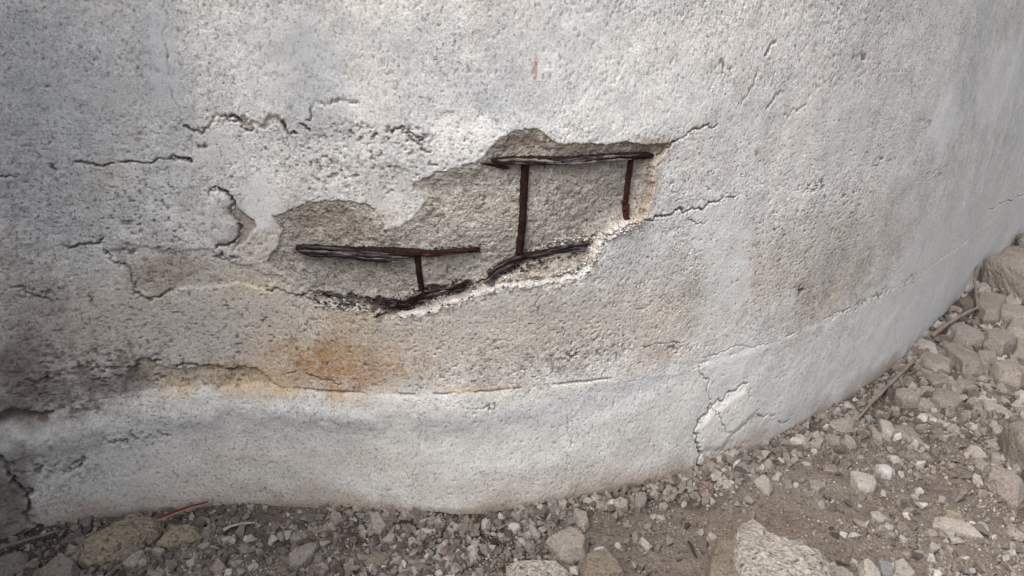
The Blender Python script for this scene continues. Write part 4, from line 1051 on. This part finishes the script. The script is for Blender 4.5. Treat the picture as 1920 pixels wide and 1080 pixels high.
 ('rubble_stone', 'stone with pointed base between the square grey and the pear shaped stone', 'c', .6, G_FOOT, [(647,960),(657,955),(666,960),(660,971)]),
 ('plaster_piece', 'bright white oval pebble in the dark litter below the lowest part of the wall', 'w', .7, G_FOOT, [(952,987),(960,981),(972,982),(976,992),(967,1001),(956,997)]),
 ('rubble_stone', 'long pale stone slanting right of the white oval pebble', 'p', .6, G_FOOT, [(987,985),(997,982),(1015,1007),(1010,1014),(997,1007)]),
 ('concrete_chunk', 'tall angular chunk leaning between wall and the knobbly chunk', 'c', .55, G_FOOT, [(1071,950),(1082,952),(1100,957),(1106,982),(1097,995),(1085,987),(1074,967)]),
 ('concrete_chunk', 'knobbly grey chunk with notched rim, behind the bottom slab', 'c', .55, G_FOOT, [(1022,1017),(1050,995),(1065,985),(1087,987),(1102,1017),(1097,1045),(1070,1057),(1052,1055),(1040,1030)]),
 ('concrete_slab', 'pale slab cut by the bottom edge in the middle', 'r', .4, G_FOOT, [(950,1055),(980,1049),(1015,1042),(1042,1045),(1052,1059),(1065,1065),(1088,1085),(1075,1115),(980,1120),(952,1085)]),
 ('concrete_chunk', 'brown chunk at the bottom edge right of the pale slab', 'b', .6, G_FOOT, [(1087,1050),(1112,1035),(1132,1028),(1150,1047),(1167,1070),(1172,1090),(1140,1105),(1095,1095)]),
 ('plaster_piece', 'white plaster crust on the tip of the brown bottom chunk', 'w', .6, G_FOOT, [(1110,1034),(1120,1028),(1131,1024),(1138,1034),(1128,1040),(1114,1041)]),
 ('rubble_stone', 'upright egg shaped stone in the row right of the knobbly chunk', 'c', .65, G_FOOT, [(1187,927),(1200,922),(1212,932),(1210,947),(1200,957),(1190,947)]),
 ('rubble_stone', 'squarish stone left of the upright egg shaped one', 'c', .6, G_FOOT, [(1147,940),(1162,932),(1177,940),(1177,955),(1160,957),(1149,950)]),
 ('rubble_stone', 'small stone at the wall, third left of the upright egg shaped one', 'c', .6, G_FOOT, [(1112,947),(1125,940),(1135,947),(1132,957),(1115,956)]),
 ('rubble_stone', 'pointed pale stone touching the wall right of the upright egg shaped one', 'p', .6, G_FOOT, [(1215,912),(1230,905),(1235,917),(1225,925)]),
 ('rubble_stone', 'round stone touching the wall, second right of the upright egg shaped one', 'c', .6, G_FOOT, [(1245,915),(1255,906),(1262,917),(1255,926),(1246,924)]),
 ('rubble_stone', 'pale cube shaped stone alone on the dust below the wall row', 'p', .8, G_OPEN, [(1230,969),(1245,967),(1249,977),(1240,982),(1231,978)]),
 ('rubble_stone', 'stone below the round stone in the wall row', 'c', .6, G_FOOT, [(1234,947),(1247,940),(1254,950),(1250,957),(1236,956)]),
 ('rubble_stone', 'pale knuckle shaped stone left of the dark litter near the bottom', 'p', .6, G_FOOT, [(876,1040),(892,1035),(895,1052),(882,1060)]),
 ('rubble_stone', 'dark striped stone behind the knobbly chunk, under the wall', 'd', .6, G_FOOT, [(1030,967),(1040,961),(1050,972),(1045,985),(1035,978)]),
]
for i, (nm, lb, tone, th, grp, pts) in enumerate(HEROES):
    make_stone(nm, lb, pts, tone, th, .55, i * 7 + 3, grp)
    if lb in REF_WORDS:
        p_ = np.array(pts, float); REFS.append((REF_WORDS[lb], *(.5 * (p_.max(0) + p_.min(0)))))

# ------------------------------------------------------------------ smaller stones, countable
def density(px, py, gp):
    """how crowded the ground is with loose bits (read off the photograph)"""
    d = .22 + 0 * px
    d = np.where((px > 380) & (px < 1330), np.where(px < 560, .5, .85), d)
    d = np.where((px > 230) & (px < 600) & (gp < .05), .08, d)
    d = np.where((px > 1100) & (py > 960 + (px - 1100) * -.1) & (px < 1600), .12, d)
    d = np.where((px <= 380), .55, d)
    d = np.where((px >= 1300) & (gp < .10), .95, d)
    d = np.where((px >= 1600) & (py < 900), .45, d)
    d = np.where((px >= 1680) & (py < 760), .95, d)
    d = np.where((px >= 1780) & (py >= 820), .30, d)
    return d
BASE_SH = []
for k in range(14):
    dv, fv = ICO[4 if k < 8 else 2]
    r = np.random.default_rng(900 + k)
    p_ = r.standard_normal((13, 3)); p_ /= np.linalg.norm(p_, axis=1)[:, None]
    v, fv = chunk_mesh(p_ * np.array([1.05, r.uniform(.7, 1), r.uniform(.55, .8)]) * r.uniform(.85, 1.1, (13, 1)), .05, 2, .035, 2.2, k)
    BASE_SH.append((v, fv))
def free(x, y, r, k=.85):
    for a, b, c in PLACED:
        if (a - x) ** 2 + (b - y) ** 2 < (k * (r + c)) ** 2: return False
    return True
TONE_WORD = {'c': 'grey', 'p': 'pale', 'b': 'brown', 'd': 'dark'}
MESHES = {}; USED = set()
def small_stone(x, y, r, zone, tone, k, px, py):
    key = (k, tone)
    if key not in MESHES:
        v, f = BASE_SH[k]; MESHES[key] = mesh_np('rubble_stone', v, f, STONE[tone], False)
    z = float(ground_z(np.array([x]), np.array([y]))[0])
    o = link('rubble_stone', MESHES[key], None, (x, y, z + r * .22))
    o.scale = (r, r, r); o.rotation_euler = (random.uniform(-.5, .5), random.uniform(-.5, .5), random.uniform(0, 6.28))
    size = 'tiny' if r / math.sqrt(x * x + y * y + S * S) * 1387 < 7.3 else 'small'
    for best in sorted(REFS, key=lambda q: (q[1] - px) ** 2 + 2 * (q[2] - py) ** 2)[:8]:
        dx, dy = px - best[1], py - best[2]
        side = ('left of' if dx < 0 else 'right of') if abs(dx) > 2.2 * abs(dy) else ('behind' if dy < 0 else 'in front of') if abs(dy) > 1.2 * abs(dx) else ('behind and left of' if dx < 0 else 'behind and right of') if dy < 0 else ('in front and left of' if dx < 0 else 'in front and right of')
        text = '%s %s stone %s %s' % (size, TONE_WORD[tone], side, best[0])
        if text not in USED: break
    USED.add(text)
    tag(o, text, 'stone', GROUPS[zone])
    PLACED.append((x, y, r))
want = {'left': 24, 'mid': 74, 'row': 34, 'heap': 54, 'open': 16}
GROUPS = {'left': 'small stones on the shaded soil at the left', 'mid': 'small stones under the middle of the wall', 'row': 'small stones along the right hand wall foot',
          'heap': 'small stones in the right hand rubble', 'open': 'small stones on the open dust'}
cpx = rng.uniform(-10, 1925, 60000); cpy = rng.uniform(440, 1090, 60000)
cx_, cy_, cz_ = at_ground(cpx, cpy); cg_ = wall_gap(cx_, cy_)
for px, py, x, y, g in zip(cpx, cpy, cx_, cy_, cg_):
    if y > 5 or g < .008: continue
    zone = 'left' if px < 380 else 'mid' if px < 1290 and not (px > 1120 and g > .12) else 'row' if g < .09 and px < 1760 else 'heap' if px > 1600 and py < 800 else 'open'
    if want[zone] <= 0: continue
    r = random.uniform(5.5, 11) * math.sqrt(x * x + y * y + S * S) / 1387 * (1.15 if zone == 'heap' else 1)
    if g < r * .7 or not free(x, y, r, .72): continue
    tone = random.choices(['c', 'p', 'b', 'd'], [.55, .25, .15, .05])[0]
    small_stone(x, y, r, zone, tone, random.randrange(8), px, py); want[zone] -= 1

# ------------------------------------------------------------------ gravel, grit and litter nobody could count
def scatter(name, count, rlo, rhi, shapes, cols, dens_pow=1.0, seed=0, accept=None, flat=1.0):
    r = np.random.default_rng(seed)
    n = count * 6
    px = r.uniform(-30, 1950, n); py = r.uniform(430, 1110, n)
    x, y, z = at_ground(px, py)
    g = wall_gap(x, y); d = density(px, py, g) ** dens_pow
    if accept is not None: d = d * accept(px, py, g)
    d = d * (.35 + 1.3 * sstep(.35, .65, fbm(x * 11, y * 11, seed + 3, 3)))
    ok = (r.random(n) < d) & (g > .004) & (y < 5.2)
    ii = np.flatnonzero(ok)[:count]
    x, y, z = x[ii], y[ii], z[ii]
    rad = rlo + (rhi - rlo) * r.random(len(ii)) ** 2.4
    rad *= np.clip(np.sqrt(x * x + y * y + S * S) / 2.1, .9, 1.5)
    VV, FF, CC = [], [], []; base = 0
    which = r.integers(0, len(shapes), len(ii))
    for k, (sv, sf) in enumerate(shapes):
        m = np.flatnonzero(which == k)
        if not len(m): continue
        q = r.standard_normal((len(m), 4)); q /= np.linalg.norm(q, axis=1)[:, None]
        w_, a, b, c = q.T
        Rm = np.stack([1 - 2 * (b * b + c * c), 2 * (a * b - c * w_), 2 * (a * c + b * w_), 2 * (a * b + c * w_), 1 - 2 * (a * a + c * c), 2 * (b * c - a * w_),
                       2 * (a * c - b * w_), 2 * (b * c + a * w_), 1 - 2 * (a * a + b * b)], 1).reshape(-1, 3, 3)
        P = np.einsum('nij,vj->nvi', Rm, sv) * rad[m][:, None, None]
        P[..., 2] *= flat
        P += np.stack([x[m], y[m], z[m] + rad[m] * .25 * flat], 1)[:, None, :]
        VV.append(P.reshape(-1, 3)); FF.append((sf[None] + (np.arange(len(m)) * len(sv))[:, None, None]).reshape(-1, 3) + base); base += len(m) * len(sv)
        cc = .46 * np.array(cols)[r.integers(0, len(cols), len(m))] * r.uniform(.6, 1.5, (len(m), 1))
        CC.append(np.repeat(cc, len(sv), 0))
    o = link(name, mesh_np(name, np.vstack(VV), np.vstack(FF), M_GRAVEL, False, np.vstack(CC))); o['kind'] = 'stuff'
    return o
def low_shapes(npts, n, seed, stretch=(1, .8, .65)):
    """angular splinters: hulls of a few random points"""
    import bmesh
    out = []
    for k in range(n):
        r = np.random.default_rng(seed + k)
        p = r.standard_normal((npts, 3)); p /= np.linalg.norm(p, axis=1)[:, None]
        p *= np.array(stretch) * r.uniform(.75, 1.25, 3) * r.uniform(.75, 1.1, (npts, 1))
        bm = bmesh.new()
        for q in p: bm.verts.new(q)
        h = bmesh.ops.convex_hull(bm, input=bm.verts[:])
        bmesh.ops.delete(bm, geom=list({g for g in h['geom_interior'] + h['geom_unused'] if isinstance(g, bmesh.types.BMVert)}), context='VERTS')
        bmesh.ops.triangulate(bm, faces=bm.faces[:])
        bm.verts.index_update()
        out.append((np.array([v.co for v in bm.verts]), np.array([[v.index for v in f.verts] for f in bm.faces]))); bm.free()
    return out
STC = [(.37, .33, .295), (.31, .27, .24), (.26, .215, .185), (.46, .42, .385), (.34, .305, .275), (.23, .188, .16)]
scatter('gravel', 8500, .0045, .0215, low_shapes(15, 16, 50), STC, 1.3, 1)
oct_v = np.array([(1, 0, 0), (-1, 0, 0), (0, 1, 0), (0, -1, 0), (0, 0, 1), (0, 0, -1)], float)
oct_f = np.array([(0, 2, 4), (2, 1, 4), (1, 3, 4), (3, 0, 4), (2, 0, 5), (1, 2, 5), (3, 1, 5), (0, 3, 5)])
octs = [(oct_v * np.random.default_rng(k).uniform(.6, 1.25, (6, 1)), oct_f) for k in range(8)]
scatter('grit', 22000, .0018, .0052, octs, STC, .65, 2)
scatter('foot_chips', 1800, .0035, .0110, low_shapes(14, 10, 150), STC, .3, 9, lambda px, py, g: np.where((g < .035) & (px < 1800), 3.0, 0.0))
scatter('dark_litter', 2200, .003, .012, [(oct_v * np.array([1.6, .35, .16]) * np.random.default_rng(k).uniform(.7, 1.3, (6, 1)), oct_f) for k in range(6)], [(.05, .038, .03), (.075, .052, .038), (.11, .075, .05)], .8, 4,
        lambda px, py, g: np.where((px > 640) & (px < 1220), 1.0, .12))

# crumbs of concrete lying on the broken lower edge and round the bent bar
def crumbs(lines, n, rlo, rhi, seed, cols):
    r = np.random.default_rng(seed); VV, FF, CC = [], [], []; base = 0
    sh = low_shapes(10, 6, 300)
    for i in range(n):
        L = lines[r.integers(len(lines))]; P = np.array(L[0], float); t = r.random() * (len(P) - 1); j = int(t); f = t - j
        p = P[j] * (1 - f) + P[j + 1] * f + r.normal(0, L[1], 2)
        u, z = at_wall(p[0], p[1]); d = wall_depth(u, z)
        rad = rlo + (rhi - rlo) * r.random() ** 1.6
        sv, sf = sh[r.integers(6)]
        VV.append(sv * rad + wall_xyz(np.array(u), np.array(z), np.array(d + rad * .3))); FF.append(sf + base); base += len(sv)
        CC.append(np.tile(np.array(cols[r.integers(len(cols))]) * r.uniform(.8, 1.2), (len(sv), 1)))
    o = link('concrete_crumbs', mesh_np('concrete_crumbs', np.vstack(VV), np.vstack(FF), M_GRAVEL, False, np.vstack(CC)), wall); o['kind'] = 'stuff'
crumbs([([(1000, 478), (1050, 460), (1108, 450)], 5), ([(720, 578), (780, 572), (850, 556), (900, 538)], 8), ([(960, 505), (940, 525), (900, 540)], 8), ([(590, 562), (700, 578)], 5), ([(1115, 470), (1100, 505), (1040, 524), (930, 536)], 5), ([(1120, 455), (1200, 412)], 4)],
       950, .0018, .0056, 9, [(.42, .39, .35), (.50, .47, .43), (.35, .31, .27), (.56, .54, .50), (.16, .12, .10)])
crumbs([([(560, 470), (780, 476), (900, 470)], 5), ([(700, 582), (770, 576), (880, 542)], 9), ([(770, 560), (860, 546)], 6), ([(590, 560), (700, 576)], 4), ([(920, 520), (1110, 464)], 7)], 1100, .0014, .0052, 10, [(.06, .035, .028), (.09, .05, .035), (.035, .025, .022)])

# ------------------------------------------------------------------ sticks and twigs
def stick(name, label, pts, width_px, mat, lift=(0, 0), seed=0, cat='twig', nseg=10, flat=1.0, rough=.12, taper=(.8, .55)):
    P = np.array(pts, float); n = 40
    s_ = np.concatenate([[0], np.cumsum(np.hypot(*np.diff(P, axis=0).T))]); t = np.linspace(0, s_[-1], n)
    hh = np.linspace(lift[0], lift[1], n)
    X, Y, Zr = at_ground(np.interp(t, s_, P[:, 0]), np.interp(t, s_, P[:, 1]), 0.012)
    px_m = math.sqrt(X.mean() ** 2 + Y.mean() ** 2 + S * S) / 1387
    r0 = width_px * px_m / 2
    Z = np.interp(t, [0, t[-1]], [Zr[0], Zr[-1]]) + .012 + hh + .002 * (fbm(t * .05, t * 0, seed, 3) - .5)
    base = np.array([X[0], Y[0], Z[0]])
    Vt, q = tube(np.stack([X, Y, Z], 1) - base, r0 * np.linspace(1, taper[1], n), nseg, flat, rough, seed, 50, (0, 0, 1))
    o = link(name, clean_mesh(name, Vt, q, mat), None, base); tag(o, label, cat)
    return o, (np.stack([X, Y, Z], 1) - base, r0, n)
stick('dry_twig', 'long straight grey brown twig slanting along the right hand wall foot', [(1712, 684), (1690, 706), (1660, 735), (1632, 764), (1604, 794)], 7.5, M_TWIG, (.02, .012), 1)
stick('dry_twig', 'upper twig lying level across the wide low chunk of the heap', [(1745, 642), (1778, 622), (1806, 606), (1830, 598)], 7.5, M_TWIG, (.03, .055), 2)
stick('dry_twig', 'thin curved twig standing up beside the white six sided plaster piece', [(1829, 600), (1824, 575), (1820, 552), (1824, 530), (1829, 506)], 5, M_TWIG, (.05, .10), 3)
stick('dark_bark_strip', 'short dark bark strip on the dust left of the largest slab', [(1291, 1015), (1298, 1028), (1306, 1045)], 6.5, M_BARK, (0, 0), 4, flat=.5)
stick('dark_bark_strip', 'short dark bark strip above the bottom row of fragments', [(1568, 1053), (1580, 1057), (1593, 1060)], 7, M_BARK, (0, 0), 5, flat=.5)
stick('dry_twig', 'shaded thin twig running out of the bottom left corner', [(-15, 1042), (20, 1031), (60, 1017), (112, 1003)], 7, M_TWIG, (.015, .012), 6)
stick('straw_stalk', 'pale flattened straw stalk lying on the grit left of the middle', [(418, 994), (432, 986), (448, 982), (478, 980)], 7, M_STRAW, (0, 0), 7, flat=.4, cat='straw')
for i, (a, b) in enumerate([((742, 985), (765, 978)), ((760, 972), (790, 978))]): pass
stick('dark_bark_strip', 'curled black bark strip under the wall right of the pear shaped stone', [(738, 982), (752, 977), (768, 979), (780, 974)], 8, M_BARK, (0, 0), 8, flat=.5)
stk, (pth, r0, n) = stick('red_stick', 'thin flat red painted stick leaning on the soil beside the ochre chunk', [(297, 991), (330, 977), (362, 964), (392, 953)], 5, M_RED, (.03, .02), 9, 'stick', 8, .6, .05, (.9, .6))
Vt, q = tube(pth + np.array([0, -r0 * 1.1, -r0 * 1.0]), np.full(n, r0 * .9), 8, .55, .05, 21, 50, (0, 0, 1))
o = link('bare_edge', clean_mesh('bare_edge', Vt, q, M_PINK), stk); o['label'] = 'unpainted pinkish lower edge of the stick'
